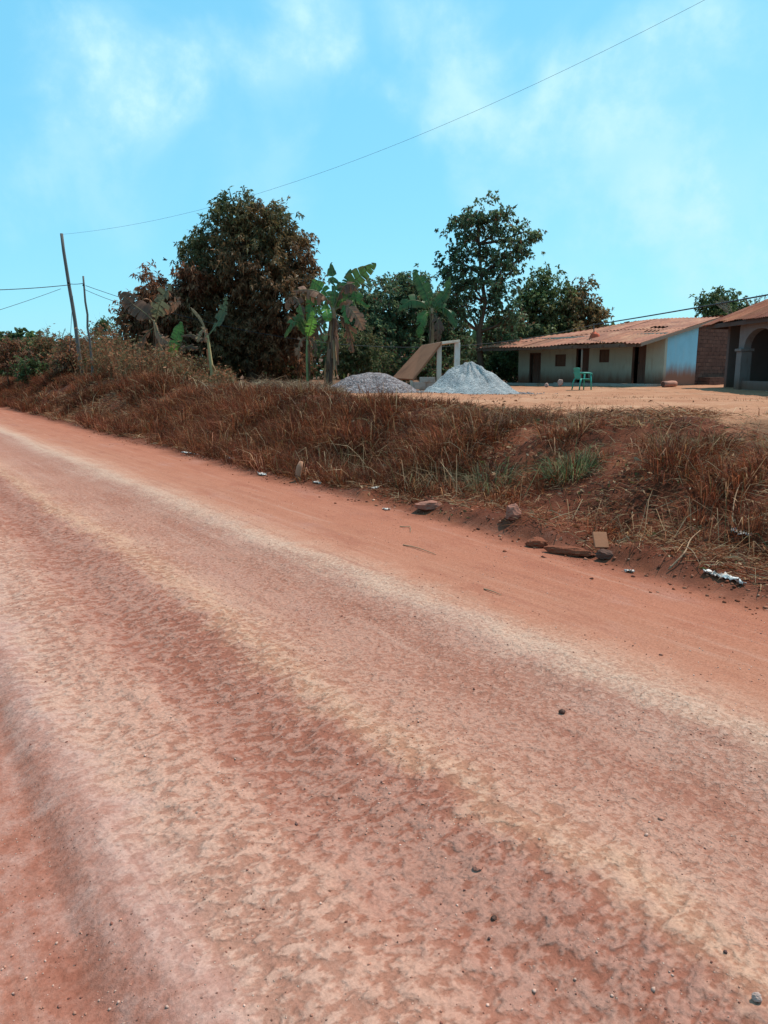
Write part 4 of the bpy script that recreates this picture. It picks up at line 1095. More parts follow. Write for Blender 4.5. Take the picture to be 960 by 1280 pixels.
# gable wall: three finishes along its length
yb_, yc_ = side_y(870), side_y(910)
def gable(name, y0, y1, mat, zlow=-0.2, opening=None):
    mb = MB()
    def poly(a, b, z0a, top=True):
        pts = [(0, a, z0a), (0, b, z0a)]
        f = lambda y: (roof_z(y) if y <= RIDGE_Y else roof_z(2 * RIDGE_Y - y)) - 0.05
        pts.append((0, b, f(b)))
        if a < RIDGE_Y < b: pts.append((0, RIDGE_Y, f(RIDGE_Y)))
        pts.append((0, a, f(a)))
        mb.prism(pts, (-WT, 0, 0))
    if opening:
        a, b, zt = opening
        poly(y0, a, zlow); poly(a, b, zt); poly(b, y1, zlow)
    else: poly(y0, y1, zlow)
    return mb.build(name, mat, house)
gable('gable_wall', WT + 0.002, yb_, WBLUE)['label'] = 'pale blue plastered gable wall with brown splash stains'
gable('brick_wall', yb_, DEPTH, BRICK, opening=(side_y(911), side_y(929), 1.95))['label'] = 'unplastered mud brick stretch of the gable wall'  # doorway opening added to make the shaded gap read black
mb = MB(); mb.box(0.003, 0.55, yb_ + 0.3, side_y(911) - .05, -0.2, 0.36); mb.build('brick_ledge', BRICK, house)
mb = MB(); mb.box(XL, XL + WT, WT + .002, DEPTH, -0.15, HW); mb.box(XL, 0, DEPTH + 0.002, DEPTH + WT, -0.15, HW); mb.build('back_wall', WGREEN, house)
mb = MB(); mb.box(XL + WT + .01, -WT - .01, WT + .01, DEPTH - .01, -0.25, 0.0); mb.build('floor', DARKEARTH, house)
mb = MB(); mb.box(XL + WT + .01, -WT - .01, 2.4, 2.5, 0.0, HW + .1); mb.build('inner_wall', DARKEARTH, house)
for i, (kind, x0, x1, zb, zt) in enumerate(ops):
    fr = MB()
    w = 0.055
    fr.box(x0, x0 + w, -0.012, 0.10, zb, zt); fr.box(x1 - w, x1, -0.012, 0.10, zb, zt); fr.box(x0 + w, x1 - w, -0.012, 0.10, zt - w, zt)
    if kind == 'win': fr.box(x0 + w, x1 - w, -0.012, 0.10, zb, zb + w)
    if kind == 'door':
        d = MB()
        fo = 0.0 if i == 0 else 0.42
        a = x0 + w + .004 + (x1 - x0) * (0.34 if i else 0.18); b = x1 - w - .004
        d.box(a, b, 0.03, 0.07, 0.02, zt - w - .004)
        for q in (0.08, 0.56):
            d.box(a + .08, b - .08, 0.015, 0.03, q * zt + .04, q * zt + zt * 0.38)
        dd = d.build('door', DOORW, house)
        h = MB(); h.tube([(a + .06, -0.01, 0.95), (a + .06, -0.03, 1.05)], 0.014, 6); h.tube([(a + .06, .03, 1.0), (a + .06, -.02, 1.0)], .01, 6); h.build('handle', WIRE, dd, True)
        f_ = fr.build('door_frame', DOORW, dd)
    else:
        d = MB(); xm = (x0 + x1) / 2
        d.box(x0 + w, xm - .006, 0.03, 0.06, zb + w, zt - w); d.box(xm + .006, x1 - w, 0.03, 0.06, zb + w, zt - w)
        dd = d.build('shutter', SHUT, house)
        fr.build('window_frame', DOORW, dd)

def corrugated(corner_fn, nu, nv, dirs_up, amp, pitch, length_u, seed, sheet=0.82, hole=None):
    """corner_fn(u_m, v) -> base point; grid with waves across u and slightly shifted sheets"""
    rng = np.random.default_rng(seed)
    V_, F_, C_ = [], [], []
    nsh = max(1, int(round(length_u / sheet)))
    for k in range(nsh):
        a, b = length_u * k / nsh, length_u * (k + 1) / nsh + 0.05
        m = max(6, int((b - a) / pitch * 6))
        for half in range(2):
            v0, v1 = (0.0, 0.56) if half == 0 else (0.52, 1.0)
            lift = rng.uniform(0, .018) + 0.02 * half; tw = rng.normal(0, .012); over = rng.normal(0, 0.012) if half == 0 else 0
            tone = np.array([1, 1, 1]) * rng.uniform(0.72, 1.12) * np.array([1, rng.uniform(.94, 1.05), rng.uniform(.92, 1.06)])
            bidx = len(V_); nvv = max(2, nv // 2)
            for j in range(nvv + 1):
                v = v0 + (v1 - v0) * j / nvv
                if j == 0 and half == 0: v += over
                for i in range(m + 1):
                    u = a + (b - a) * i / m
                    p = corner_fn(min(u, length_u), v) + dirs_up * (amp * math.sin(2 * math.pi * u / pitch) + lift + tw * (i / m - .5) + 0.006 * (k % 2))
                    V_.append(p); C_.append(tone)
            for j in range(nvv):
                for i in range(m):
                    u = a + (b - a) * (i + .5) / m; v = v0 + (v1 - v0) * (j + .5) / nvv
                    if hole and hole(u, v): continue
                    q = bidx + j * (m + 1) + i
                    F_.append((q, q + 1, q + m + 2, q + m + 1))
    return np.array(V_), np.array(F_), np.array(C_)

XE1 = 0.22
XE0 = solve(lambda x: project(HL(x, -2.0, 1.76))[0], 592, -16, -6)
LEN = XE1 - XE0
HIPK = (RIDGE_Y + 2.0)
def roof_front(u, v):
    x = XE0 + u
    ymax = min(RIDGE_Y, -2.0 + (u / 5.6) * HIPK)
    y = -2.0 + (ymax + 2.0) * v
    z = roof_z(y) - 0.06 * (1 - min(1, u / LEN * 1.4)) + 0.04 * math.sin(u * 1.1)
    return np.array([x, y, z])
def holef(u, v):
    p = roof_front(u, v)
    return (-1.75 < p[0] < -0.95 and 1.35 < p[1] < 1.75) or (-1.55 < p[0] < -0.85 and 0.55 < p[1] < 0.8)
v_, f_, c_ = corrugated(roof_front, 0, 26, np.array([0, -0.2, 0.98]), 0.020, 0.2, LEN, 3, hole=holef)
rf = mesh_np('roof', v_, [f_], ROOF, house, c_, smooth=True)
rf['label'] = 'rusted corrugated roof with two dark gaps near its right end'
def roof_back(u, v):
    x = XE0 + u
    ymax = min(RIDGE_Y, -2.0 + (u / 5.6) * HIPK); y = 2 * RIDGE_Y - (-2.0 + (ymax + 2.0) * v) - 0.01
    return np.array([x, y, roof_z(2 * RIDGE_Y - y)])
v_, f_, c_ = corrugated(roof_back, 0, 6, np.array([0, 0.2, 0.98]), 0.018, 0.15, LEN, 4)
o = mesh_np('back_roof_slope', v_, [f_], ROOF, house, c_, smooth=True)
def roof_hip(u, v):
    y = -2.0 + u; half = HIPK
    k = min(u, 2 * half - u) / half
    x = XE0 + 5.6 * k * v
    return np.array([x, y, roof_z(-2.0 + half * k * v) - 0.1 * (1 - k * v)])
v_, f_, c_ = corrugated(roof_hip, 0, 6, np.array([-0.2, 0, 0.98]), 0.018, 0.15, 2 * HIPK, 5)
mesh_np('hip_roof_slope', v_, [f_], ROOF, house, c_, smooth=True)
mb = MB()
mb.prism([(XE1 + .02, -2.02, roof_z(-2.0) - .16), (XE1 + .02, RIDGE_Y, roof_z(RIDGE_Y) - .16), (XE1 + .02, RIDGE_Y, roof_z(RIDGE_Y) - .03), (XE1 + .02, -2.02, roof_z(-2.0) - .03)], (-.04, 0, 0))
mb.build('fascia', TIMBER, house)['label'] = 'weathered board along the right roof edge'
mb = MB()
mb.box(XE0 + .1, XE1 - .05, -1.93, -1.86, roof_z(-1.9) - .20, roof_z(-1.9) - .05)
for k in range(12):
    x = XE0 + .5 + (LEN - .8) * k / 11
    a = Vector((x - .03, -1.95, 0)); 
    ym = min(RIDGE_Y, -2.0 + ((x - XE0) / 5.6) * HIPK) - .1
    mb.prism([(x - .03, -1.98, roof_z(-1.98) - .16), (x - .03, ym, roof_z(ym) - .16), (x - .03, ym, roof_z(ym) - .055), (x - .03, -1.98, roof_z(-1.98) - .055)], (.06, 0, 0))
mb.build('rafters', mat_plain('dark_timber', (0.11, 0.07, 0.05), 0.3, 5), house)
# thin veranda posts
for px in (727,):
    x = solve(lambda x: project(HL(x, -1.8, 1.0))[0], px, -14, 3)
    m = MB(); m.tube([(x, -1.8, -.2), (x + .01, -1.8, .9), (x, -1.8, roof_z(-1.8) - .06)], [.045, .042, .04], 8); m.build('veranda_post', TIMBER, house, True)
m = MB(); m.box(-5.2, 0.0, -1.15, -0.004, -0.3, 0.09); m.box(XL, -5.2, -0.9, -0.004, -0.3, 0.03); m.build('veranda_step', CEMENT, house, bevel=0.02)

# roof mast with red cloth
def roof_world(x, y): return HL(x, y, roof_z(y))
mx_ = solve(lambda x: project(roof_world(x, -0.6))[0], 743, -14, 3)
mp = roof_world(mx_, -0.6); mp[2] -= 0.05
mast = thing('roof_mast', 'short cable mast on the rusted roof wrapped with red cloth', 'mast', mp)
MT = MAST - mp
mb = MB(); mb.tube([(0, 0, -.05), (MT[0] * .5, MT[1] * .5, MT[2] * .5), (MT[0], MT[1], MT[2] + .05)], [.03, .028, .025], 6); mb.build('pole', POLE, mast, True)
bm = bmesh.new(); bmesh.ops.create_icosphere(bm, subdivisions=3, radius=1)
for v in bm.verts:
    q = v.co.normalized(); n = vnoise(np.array([q.x * 2.5 + 5]), np.array([q.y * 2.5 + q.z * 3]), 3)[0]
    s = (0.75 + 0.5 * n); v.co = Vector((q.x * .26 * s, q.y * .22 * s, max(-.02, q.z * (.30 if q.z > 0 else .1) * s) + 0.06))
me = bpy.data.meshes.new('red_cloth'); bm.to_mesh(me); bm.free(); [setattr(p_, 'use_smooth', True) for p_ in me.polygons]
me.materials.append(mat_plain('red_cloth', (0.50, 0.11, 0.06), 0.3, 6, 0.9, 0.1, 0.5, 0.02)); ro = bpy.data.objects.new('red_cloth', me); COL.objects.link(ro); ro.parent = mast

# ------------------------------------------------------------------ right hand house with arcade
RX = 13.25
zr = hxy(RX, 27.0)
rh = thing('arcade_house', 'grey rendered house with arched veranda and red rusted hip roof', 'house', (RX, 28.0, zr))
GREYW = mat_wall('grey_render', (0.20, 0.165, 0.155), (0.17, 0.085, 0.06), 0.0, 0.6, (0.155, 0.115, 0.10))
colY = [0.0, -2.65, -5.3, -7.95, -10.6]        # local y, towards the camera
CW = 0.40; SPR = 1.40; TOP = 2.42
for k, y in enumerate(colY):
    m = MB(); m.box(-CW / 2, CW / 2, y - CW / 2, y + CW / 2, -0.3, SPR); 
    c = m.build('column', GREYW, rh, bevel=0.02)
    m = MB(); m.box(-CW / 2 - .05, CW / 2 + .05, y - CW / 2 - .05, y + CW / 2 + .05, SPR + .001, SPR + .10); m.build('capital', GREYW, c, bevel=0.015)
m = MB()
for k in range(len(colY) - 1):
    y1, y0 = colY[k] - CW / 2 , colY[k + 1] + CW / 2
    n = 20; cy = (y0 + y1) / 2; a = (y1 - y0) / 2
    arc = [(cy + a * math.cos(math.pi * i / n), SPR + .102 + 0.66 * math.sin(math.pi * i / n)) for i in range(n + 1)]
    for i in range(n):
        m.prism([(-.13, arc[i][0], arc[i][1]), (-.13, arc[i + 1][0], arc[i + 1][1]), (-.13, arc[i + 1][0], TOP), (-.13, arc[i][0], TOP)], (.26, 0, 0))
for y in colY: m.box(-.13, .13, y - CW / 2, y + CW / 2, SPR + .102, TOP)
m.build('arch_wall', GREYW, rh)
m = MB()
for k in range(len(colY) - 1): m.box(-.09, .09, colY[k + 1] + CW / 2 + .001, colY[k] - CW / 2 - .001, -0.3, 0.34)
m.build('parapet', GREYW, rh)
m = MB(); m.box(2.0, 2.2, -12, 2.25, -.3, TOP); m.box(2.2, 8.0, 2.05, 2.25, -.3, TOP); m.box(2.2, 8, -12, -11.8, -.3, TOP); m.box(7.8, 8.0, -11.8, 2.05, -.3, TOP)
m.box(.35, 1.98, 2.05, 2.25, -.3, TOP); m.build('house_wall', mat_wall('porch_shade_render', (0.13, 0.095, 0.085), (0.12, 0.07, 0.05), 0.0, 0.5), rh)  # porch shade put into the wall colour; end wall added for dark recess
for y in (-3.9, -8.5):
    m = MB(); m.box(1.93, 1.998, y - .45, y + .45, -.05, 2.0); m.build('door', DOORW, rh)
m = MB(); m.box(-.1, 2.0, -11.9, 0.2, -.35, 0.02); m.build('veranda_floor', CEMENT, rh)
# hip roof
E0 = np.array([-0.55, 2.4, TOP + .06]); EZ = TOP + .06
ec = [(-.55, 2.4), (-.55, -12.6), (8.6, -12.6), (8.6, 2.4)]
hx = 4.02; rise = 2.35
r0_ = np.array([hx, 2.4 - 4.57, EZ + rise]); r1_ = np.array([hx, -12.6 + 4.57, EZ + rise])
def quadfn(a, b, c, d, L):
    a, b, c, d = map(lambda q: np.array(q, float), (a, b, c, d))
    return lambda u, v: (a + (b - a) * u / L) * (1 - v) + (d + (c - d) * u / L) * v
P3 = [np.array([x, y, EZ]) for x, y in ec]
allv, allf, allc = [], [], []; off = 0
for a, b, c, d, up in ((P3[0], P3[1], r1_, r0_, (-.4, 0, .9)), (P3[1], P3[2], r1_, r1_, (0, -.4, .9)), (P3[2], P3[3], r0_, r1_, (.4, 0, .9)), (P3[3], P3[0], r0_, r0_, (0, .4, .9))):
    L = float(np.linalg.norm(b - a))
    v_, f_, c_ = corrugated(quadfn(a, b, c, d, L), 0, 6, np.array(up), 0.016, 0.15, L, 9 + off % 7)
    allv.append(v_); allf.append(f_ + off); allc.append(c_); off += len(v_)
mesh_np('roof', np.concatenate(allv), [np.concatenate(allf)], ROOF2, rh, np.concatenate(allc), smooth=True)['label'] = 'red rusted sheet hip roof'
m = MB(); m.box(-.50, -.46, -12.5, 2.35, EZ - .17, EZ - .03); m.box(-.46, 8.5, 2.31, 2.35, EZ - .17, EZ - .03); m.build('fascia', mat_plain('dark_fascia', (0.09, 0.055, 0.045), .3, 4), rh)
m = MB(); m.box(-.45, 8.4, -12.4, 2.3, EZ - .02, EZ + .0); m.build('soffit', mat_plain('dark_soffit', (0.08, 0.055, 0.045), .3, 4), rh)

# ------------------------------------------------------------------ yard objects
def rock(name, label, pos, size, mat, seed, cat='stone', group=None, flat=0.6, rotz=0.0, sub=3, tilt=0.0, sink=0.25):
    bm = bmesh.new(); bmesh.ops.create_icosphere(bm, subdivisions=sub, radius=1)
    rng = np.random.default_rng(seed)
    planes = norm(rng.normal(size=(14, 3))); off = rng.uniform(.62, .95, 14)
    for v in bm.verts:
        q = np.array(v.co)
        for pl, of in zip(planes, off):
            d = q @ pl
            if d > of: q = q - pl * (d - of) * 0.9
        q = q * (1 + 0.05 * rng.normal())
        v.co = Vector((q[0] * size[0], q[1] * size[1], q[2] * size[2]))
    me = bpy.data.meshes.new(name); bm.to_mesh(me); bm.free()
    me.materials.append(mat); o = bpy.data.objects.new(name, me); COL.objects.link(o)
    o.location = (float(pos[0]), float(pos[1]), float(pos[2]) + size[2] * (1 - 2 * sink)); o.rotation_euler = (tilt, 0, rotz)
    return tag(o, label, cat, group)

# heaps
def mat_heap(name, cols, vs_, bs):
    t = NT(name); o = t.obj()
    vor = t.new('ShaderNodeTexVoronoi'); vor.inputs['Scale'].default_value = vs_; t.link(o, vor.inputs['Vector'])
    sc = t.new('ShaderNodeSeparateColor'); t.link(vor.outputs['Color'], sc.inputs[0])
    c = t.ramp(sc.outputs[0], [(0.0, cols[0]), (0.5, cols[1]), (1.0, cols[2])])
    n = t.noise(o, 2.2, 6, 0.7)
    c = t.mix(t.rng(n, 0.35, 0.7), c, t.mix(1.0, c, (0.72, 0.72, 0.74), 'MULTIPLY'))
    h = t.math('ADD', t.math('MULTIPLY', vor.outputs['Distance'], -1.0), t.math('MULTIPLY', t.noise(o, 5, 5), 1.2))
    return t.fin(c, 0.95, 0.1, t.bump(h, 0.9, bs))
SANDM = mat_heap('grey_crushed_stone', [(0.24, 0.238, 0.232), (0.345, 0.342, 0.335), (0.45, 0.445, 0.435)], 30, 0.03)
GRAVM = mat_heap('mauve_gravel', [(0.12, 0.09, 0.085), (0.22, 0.17, 0.165), (0.36, 0.30, 0.29)], 18, 0.05)
def heap(name, label, cx, cy_, rx, ry, h, mat, seed, peak=1.0, rough=0.05, stones=0, shift=0.0, groove=0.0):
    n = 96; m = 44
    base = np.array([cx, cy_, hxy(cx, cy_)])
    V_, F_ = [], []
    for j in range(m + 1):
        r = j / m
        for i in range(n):
            th = 2 * math.pi * i / n
            rr = r * (1 + 0.14 * (fbm(np.array([math.cos(th) * 1.5 + 9]), np.array([math.sin(th) * 1.5]), seed, 3)[0] - .5) * 2)
            x = rx * rr * math.cos(th) + shift * (1 - r); y = ry * rr * math.sin(th)
            prof = (1 - r) ** peak * (1 - 0.16 * (1 - r) ** 7) if peak > 1.16 else (1 - r * r) ** peak
            z = h * prof + rough * (fbm(np.array([x * 2.3]), np.array([y * 2.3]), seed + 4, 4)[0] - .5) * (1 - r ** 3) * 2
            if groove: z += groove * (fbm(np.array([th * 5.0]), np.array([r * 2.0]), seed + 9, 3)[0] - .5) * 4 * r * (1 - r) * 2
            zz = hxy(base[0] + x, base[1] + y) - base[2] if r > .8 else 0
            V_.append((x, y, z + zz - 0.03 * r))
    for j in range(m):
        for i in range(n):
            a = j * n + i; b = j * n + (i + 1) % n
            F_.append((a, b, b + n, a + n))
    o = mesh_np(name, np.array(V_), [np.array(F_)], mat, None, smooth=True, loc=base)
    tag(o, label, 'heap')
    return o, np.array(V_), base
sx, sy = at(591, 480, 25.3)[:2]
heap('crushed_stone_heap', 'pale grey pointed heap of crushed stone beside the slab ramp', sx, sy, 1.72, 1.5, 1.27, SANDM, 5, 1.2, 0.17, shift=-0.16, groove=0.22)
gx, gy = at(464, 482, 25.2)[:2]
heap('gravel_heap', 'low mauve brown gravel heap left of the slab ramp', gx, gy, 1.72, 1.3, 0.64, GRAVM, 15, 1.15, 0.07)

def ico_scatter(name, label, P, R, C, cat='gravel', mat=None):
    ph = (1 + 5 ** .5) / 2
    iv = norm(np.array([(-1, ph, 0), (1, ph, 0), (-1, -ph, 0), (1, -ph, 0), (0, -1, ph), (0, 1, ph), (0, -1, -ph), (0, 1, -ph), (ph, 0, -1), (ph, 0, 1), (-ph, 0, -1), (-ph, 0, 1)], float))
    fi = np.array([(0, 11, 5), (0, 5, 1), (0, 1, 7), (0, 7, 10), (0, 10, 11), (1, 5, 9), (5, 11, 4), (11, 10, 2), (10, 7, 6), (7, 1, 8), (3, 9, 4), (3, 4, 2), (3, 2, 6), (3, 6, 8), (3, 8, 9), (4, 9, 5), (2, 4, 11), (6, 2, 10), (8, 6, 7), (9, 8, 1)])
    n = len(P)
    sc = RNG.uniform(.6, 1.35, (n, 12, 1)) * RNG.uniform(.7, 1.3, (n, 1, 3)) * np.array([1, 1, .72])
    v = P[:, None, :] + iv[None] * sc * R[:, None, None]
    f = (np.arange(n) * 12)[:, None, None] + fi[None]
    o = mesh_np(name, v.reshape(-1, 3), [f.reshape(-1, 3)], mat or STONEATT, None, np.repeat(C, 12, 0))
    tag(o, label, cat, kind='stuff')
    return o
tn = NT('grit_stone'); STONEATT = tn.fin(tn.new('ShaderNodeAttribute', attribute_name='col').outputs['Color'], 0.95, 0.1)
# loose grit on the road and along its edge
def grit():
    n = 42000
    t = RNG.uniform(-0.4, 5.2, n); s = 0.4 + 9 * RNG.uniform(0, 1, n) ** 1.9
    w = np.where(t < 0.45, 1.0, np.where(t > 3.4, 0.5, 0.30)) * sstep(0.4, 0.6, fbm(t * 1.7, s * 1.7, 55, 3)) + 0.05
    w = np.where((t > 1.9) & (t < 2.9), w * 1.5, w)
    k = RNG.uniform(0, 1, n) < w
    t, s = t[k], s[k]; n = len(t)
    R = 0.0016 + 0.0040 * RNG.uniform(0, 1, n) ** 4 + (RNG.uniform(0, 1, n) > .995) * 0.005
    C = pick([(A(222, 172, 150), 3), (A(196, 132, 108), 3), (A(150, 92, 76), 2), (A(120, 84, 76), .6)], n)
    P = np.stack([t, s, height(t, s) + R * .3], 1)
    o = ico_scatter('road_grit', 'loose small stones scattered over the dirt road', P, R, np.clip(C, 0, .7)); o.rotation_euler = (0, 0, YAW)
    n = 4200
    s = 0.6 + 20 * RNG.uniform(0, 1, n) ** 1.4; t = edge_t(s) + RNG.normal(0.25, 0.22, n)
    R = 0.004 + 0.015 * RNG.uniform(0, 1, n) ** 4
    C = pick([(A(186, 118, 90), 3), (A(150, 84, 60), 4), (A(110, 62, 48), 3), (A(205, 150, 122), 1)], n)
    o = ico_scatter('earth_crumbs', 'crumbs of red earth along the foot of the bank', np.stack([t, s, height(t, s) + R * .2], 1), R, C, 'earth crumbs'); o.rotation_euler = (0, 0, YAW)
    # gravel spread round the two heaps
    n = 2600
    a = RNG.uniform(0, 2 * np.pi, n); r = 1 + np.abs(RNG.normal(0, .22, n))
    gxs = np.where(RNG.uniform(0, 1, n) < .75, gx, sx); gys = np.where(gxs == gx, gy, sy)
    X = gxs + np.cos(a) * r * 1.66; Y = gys + np.sin(a) * r * 1.3
    tt, ss = to_ts(X, Y)
    R = RNG.uniform(.012, .03, n)
    ico_scatter('spilled_gravel', 'loose gravel spilled round the two heaps', np.stack([X, Y, height(tt, ss) + R * .3], 1), R, pick([((.24, .19, .18), 3), ((.36, .33, .32), 2), ((.14, .10, .09), 2)], n))
def yard_bits():
    n = 5200
    X = RNG.uniform(-6, 18, n); Y = RNG.uniform(8, 33, n)
    t, s = to_ts(X, Y)
    k = (t > 8.2) & (RNG.uniform(0, 1, n) < 0.15 + sstep(0.45, 0.65, fbm(X * .5, Y * .5, 58, 3)))
    X, Y, t, s = X[k], Y[k], t[k], s[k]; n = len(X)
    R = 0.004 + 0.012 * RNG.uniform(0, 1, n) ** 4
    C = pick([(A(150, 96, 70), 3), (A(110, 72, 54), 3), (A(215, 170, 140), 2), ((.10, .07, .05), 1.5)], n)
    ico_scatter('yard_crumbs', 'small stones and crumbs strewn over the beaten yard', np.stack([X, Y, height(t, s) + R * .25], 1), R, C, 'crumbs')
    n = 1500
    X = RNG.uniform(-4, 16, n); Y = RNG.uniform(8.5, 24, n); t, s = to_ts(X, Y)
    k = (t > 8.4) & (fbm(X * .7, Y * .7, 59, 3) > 0.56)
    X, Y, t, s = X[k], Y[k], t[k], s[k]; n = len(X)
    m = 7; P = np.repeat(np.stack([X, Y, height(t, s) - .01], 1), m, 0) + RNG.normal(0, .035, (n * m, 3)) * np.array([1, 1, 0])
    az = RNG.uniform(0, 2 * np.pi, n * m); lean = np.abs(RNG.normal(0.5, .4, n * m))
    D = np.stack([np.sin(lean) * np.cos(az), np.sin(lean) * np.sin(az), np.cos(lean)], 1)
    v, f, c = blades(P, D, RNG.uniform(.03, .12, n * m), np.full(n * m, .007), pick(PAL_STRAW + PAL_GRASS[:3], n * m), RNG.uniform(0, 1, n * m))
    tag(mesh_np('yard_grass', v, f, GRASS, col=c), 'short dry grass tufts scattered on the yard', 'grass', kind='stuff')
yard_bits()
grit()

# slab ramp
RD = 28.0
SLABM = mat_plain('earth_coated_slab', A(168, 112, 84), 0.22, 3, 0.95, 0.1, 0.4, 0.01, alt=A(140, 92, 70), altf=(0.5, 0.75))
CONC = mat_plain('pale_concrete', (0.50, 0.43, 0.35), 0.25, 5, 0.95, 0.1, 0.4, 0.01, (1, 1, .4), alt=(0.36, 0.25, 0.18), altf=(0.52, .7))
WPOST = mat_plain('whitewashed_post', (0.66, 0.66, 0.62), 0.2, 5, 0.95, 0.1, 0.3, 0.01, (1, 1, .4), alt=(.5, .46, .4))
pa = at(490, 472.5, 28.4); pb = at(515.5, 474, 26.9); pc = at(552, 427, 27.3); pd = at(527, 431.5, 28.8)
rb = np.array([pb[0], pb[1], hxy(pb[0], pb[1])])
ramp = thing('slab_ramp', 'unfinished concrete slab ramp on two posts between the heaps', 'concrete ramp', rb)
nn = np.cross(pb - pa, pd - pa); nn = nn / np.linalg.norm(nn); nn = nn if nn[2] > 0 else -nn
mb = MB(); mb.prism([pa - rb, pb - rb, pc - rb, pd - rb], nn * -0.075); mb.build('slope_slab', SLABM, ramp, bevel=0.012)['label'] = 'earth coloured sloping slab'
pe = at(575, 424.5, 27.9); pf = pd + (pe - pc)
g2 = lambda p: p - rb + nn * 0.0
mb = MB(); mb.prism([pc - rb + np.array([.01, 0, 0]), pe - rb, pf - rb, pd - rb + np.array([.01, 0, 0])], (0, 0, -0.09)); mb.build('top_slab', CONC, ramp, bevel=0.012)
def post(px0, px1, py_t, D, mat, label):
    a = at(px0, py_t, D) - rb; b = at(px1, py_t, D) - rb; w = (b[0] - a[0])
    zb = hxy(a[0] + rb[0], D) - rb[2] - .1
    m = MB(); m.box(a[0], b[0], a[1] - w * .5, a[1] + w * .5, zb, a[2]); m.build('post', mat, ramp, bevel=0.008)['label'] = label
post(546, 552, 430.5, 27.55, CONC, 'tan concrete post')
post(568, 575, 428.3, 28.15, WPOST, 'whitewashed post')
m = MB(); q = at(514, 475.5, 27.1) - rb; m.box(q[0] - .04, q[0] + .06, q[1] - .05, q[1] + .05, -.1, q[2]); m.build('prop', CONC, ramp)
# blocks under the ramp
BLK = mat_plain('cement_block', (0.34, 0.28, 0.24), 0.3, 8, 0.95, 0.1, 0.5, 0.01, alt=(.25, .16, .12))
def block(label, px, py, D, rz, dims, lift):
    p = at(px, 480, D); z = hxy(p[0], p[1])
    t = thing('cement_block', label, 'block', (p[0], p[1], z + lift), rz, 'cement blocks under the slab ramp')
    l, w, h = dims; mb = MB()
    for x0, x1 in ((-l / 2, -l / 2 + .05), (-.03, .03), (l / 2 - .05, l / 2)): mb.box(x0, x1, -w / 2 + .04, w / 2 - .04, 0, h)
    mb.box(-l / 2, l / 2, -w / 2, -w / 2 + .04 - .001, 0, h); mb.box(-l / 2, l / 2, w / 2 - .04 + .001, w / 2, 0, h)
    mb.build('block_body', BLK, t, bevel=0.006)
block('lower left cement block under the foot of the slab', 524, 480, 26.9, 0.4, (.42, .2, .26), 0.06)
block('lower right cement block half behind the grey heap', 540, 480, 27.0, -0.2, (.46, .2, .26), 0.05)
block('cement block lying on top of the two lower ones', 534, 470, 26.97, 0.1, (.55, .22, .18), 0.315)
block('small far cement block behind the stacked ones', 533, 470, 28.0, 0.1, (.5, .3, .2), 0.02)
rock('dark_rock', 'dark rock at the front foot of the grey heap', hit(597, 490), (.17, .13, .12), DARKSTONE, 3, group='rocks before the grey heap')
rock('dark_rock', 'small black pointed rock right of the dark one at the grey heap', hit(604, 489), (.10, .10, .15), DARKSTONE, 4, group='rocks before the grey heap')
rock('brown_rock', 'brown brick shaped rock at the right foot of the grey heap', hit(615, 490), (.17, .11, .09), STONE, 6, group='rocks before the grey heap')

# green plastic chair
PLG = mat_plain('green_plastic', (0.035, 0.30, 0.22), 0.10, 3, 0.45, 0.4, 0.05, 0.003)
cp = at(727, 489, 29.5); cp[2] = hxy(cp[0], cp[1])
def chair():
    t = thing('plastic_chair', 'green plastic armchair standing in front of the long house', 'chair', cp, math.radians(16))
    # faces local +x ; width along y
    m = MB(); m.box(-.21, .24, -.23, .23, .41, .44); m.box(.24, .262, -.23, .23, .37, .44); m.build('seat', PLG, t, bevel=0.012)
    m = MB()
    def bp(y, z): return Vector((-.20 - .16 * (z - .44) - 0.25 * (y * y) * -1.0, y, z))
    for i in range(7):
        y = -.195 + .065 * i
        m.prism([bp(y - .02, .46), bp(y + .02, .46), bp(y + .02, .80), bp(y - .02, .80)], (-.018, 0, 0))
    for z0, z1 in ((.44, .48), (.78, .87)):
        for i in range(8):
            a, b = -.235 + .47 * i / 8, -.235 + .47 * (i + 1) / 8
            dz = 0.03 if z1 > .8 else 0
            f = lambda y: dz * (1 - (y / .235) ** 2)
            m.prism([bp(a, z0), bp(b, z0), bp(b, z1 - .03 + f(b)), bp(a, z1 - .03 + f(a))], (-.022, 0, 0))
    m.build('backrest', PLG, t)
    for sg in (-1, 1):
        m = MB(); y = sg * .265
        m.tube([(-.25, sg * .23, .66), (-.12, y, .665), (.10, y, .655), (.25, y, .63), (.27, y, .58)], [.02, .026, .03, .028, .022], 8); m.build('armrest', PLG, t, True)
        for x, xt in ((.25, .23), (-.27, -.19)):
            m = MB(); m.tube([(x, sg * .275, 0.0), ((x + xt) / 2, sg * .26, .3), (xt, sg * .235, .43 if x < 0 else .60)], [.026, .03, .032], 8); m.build('leg', PLG, t, True)
chair()

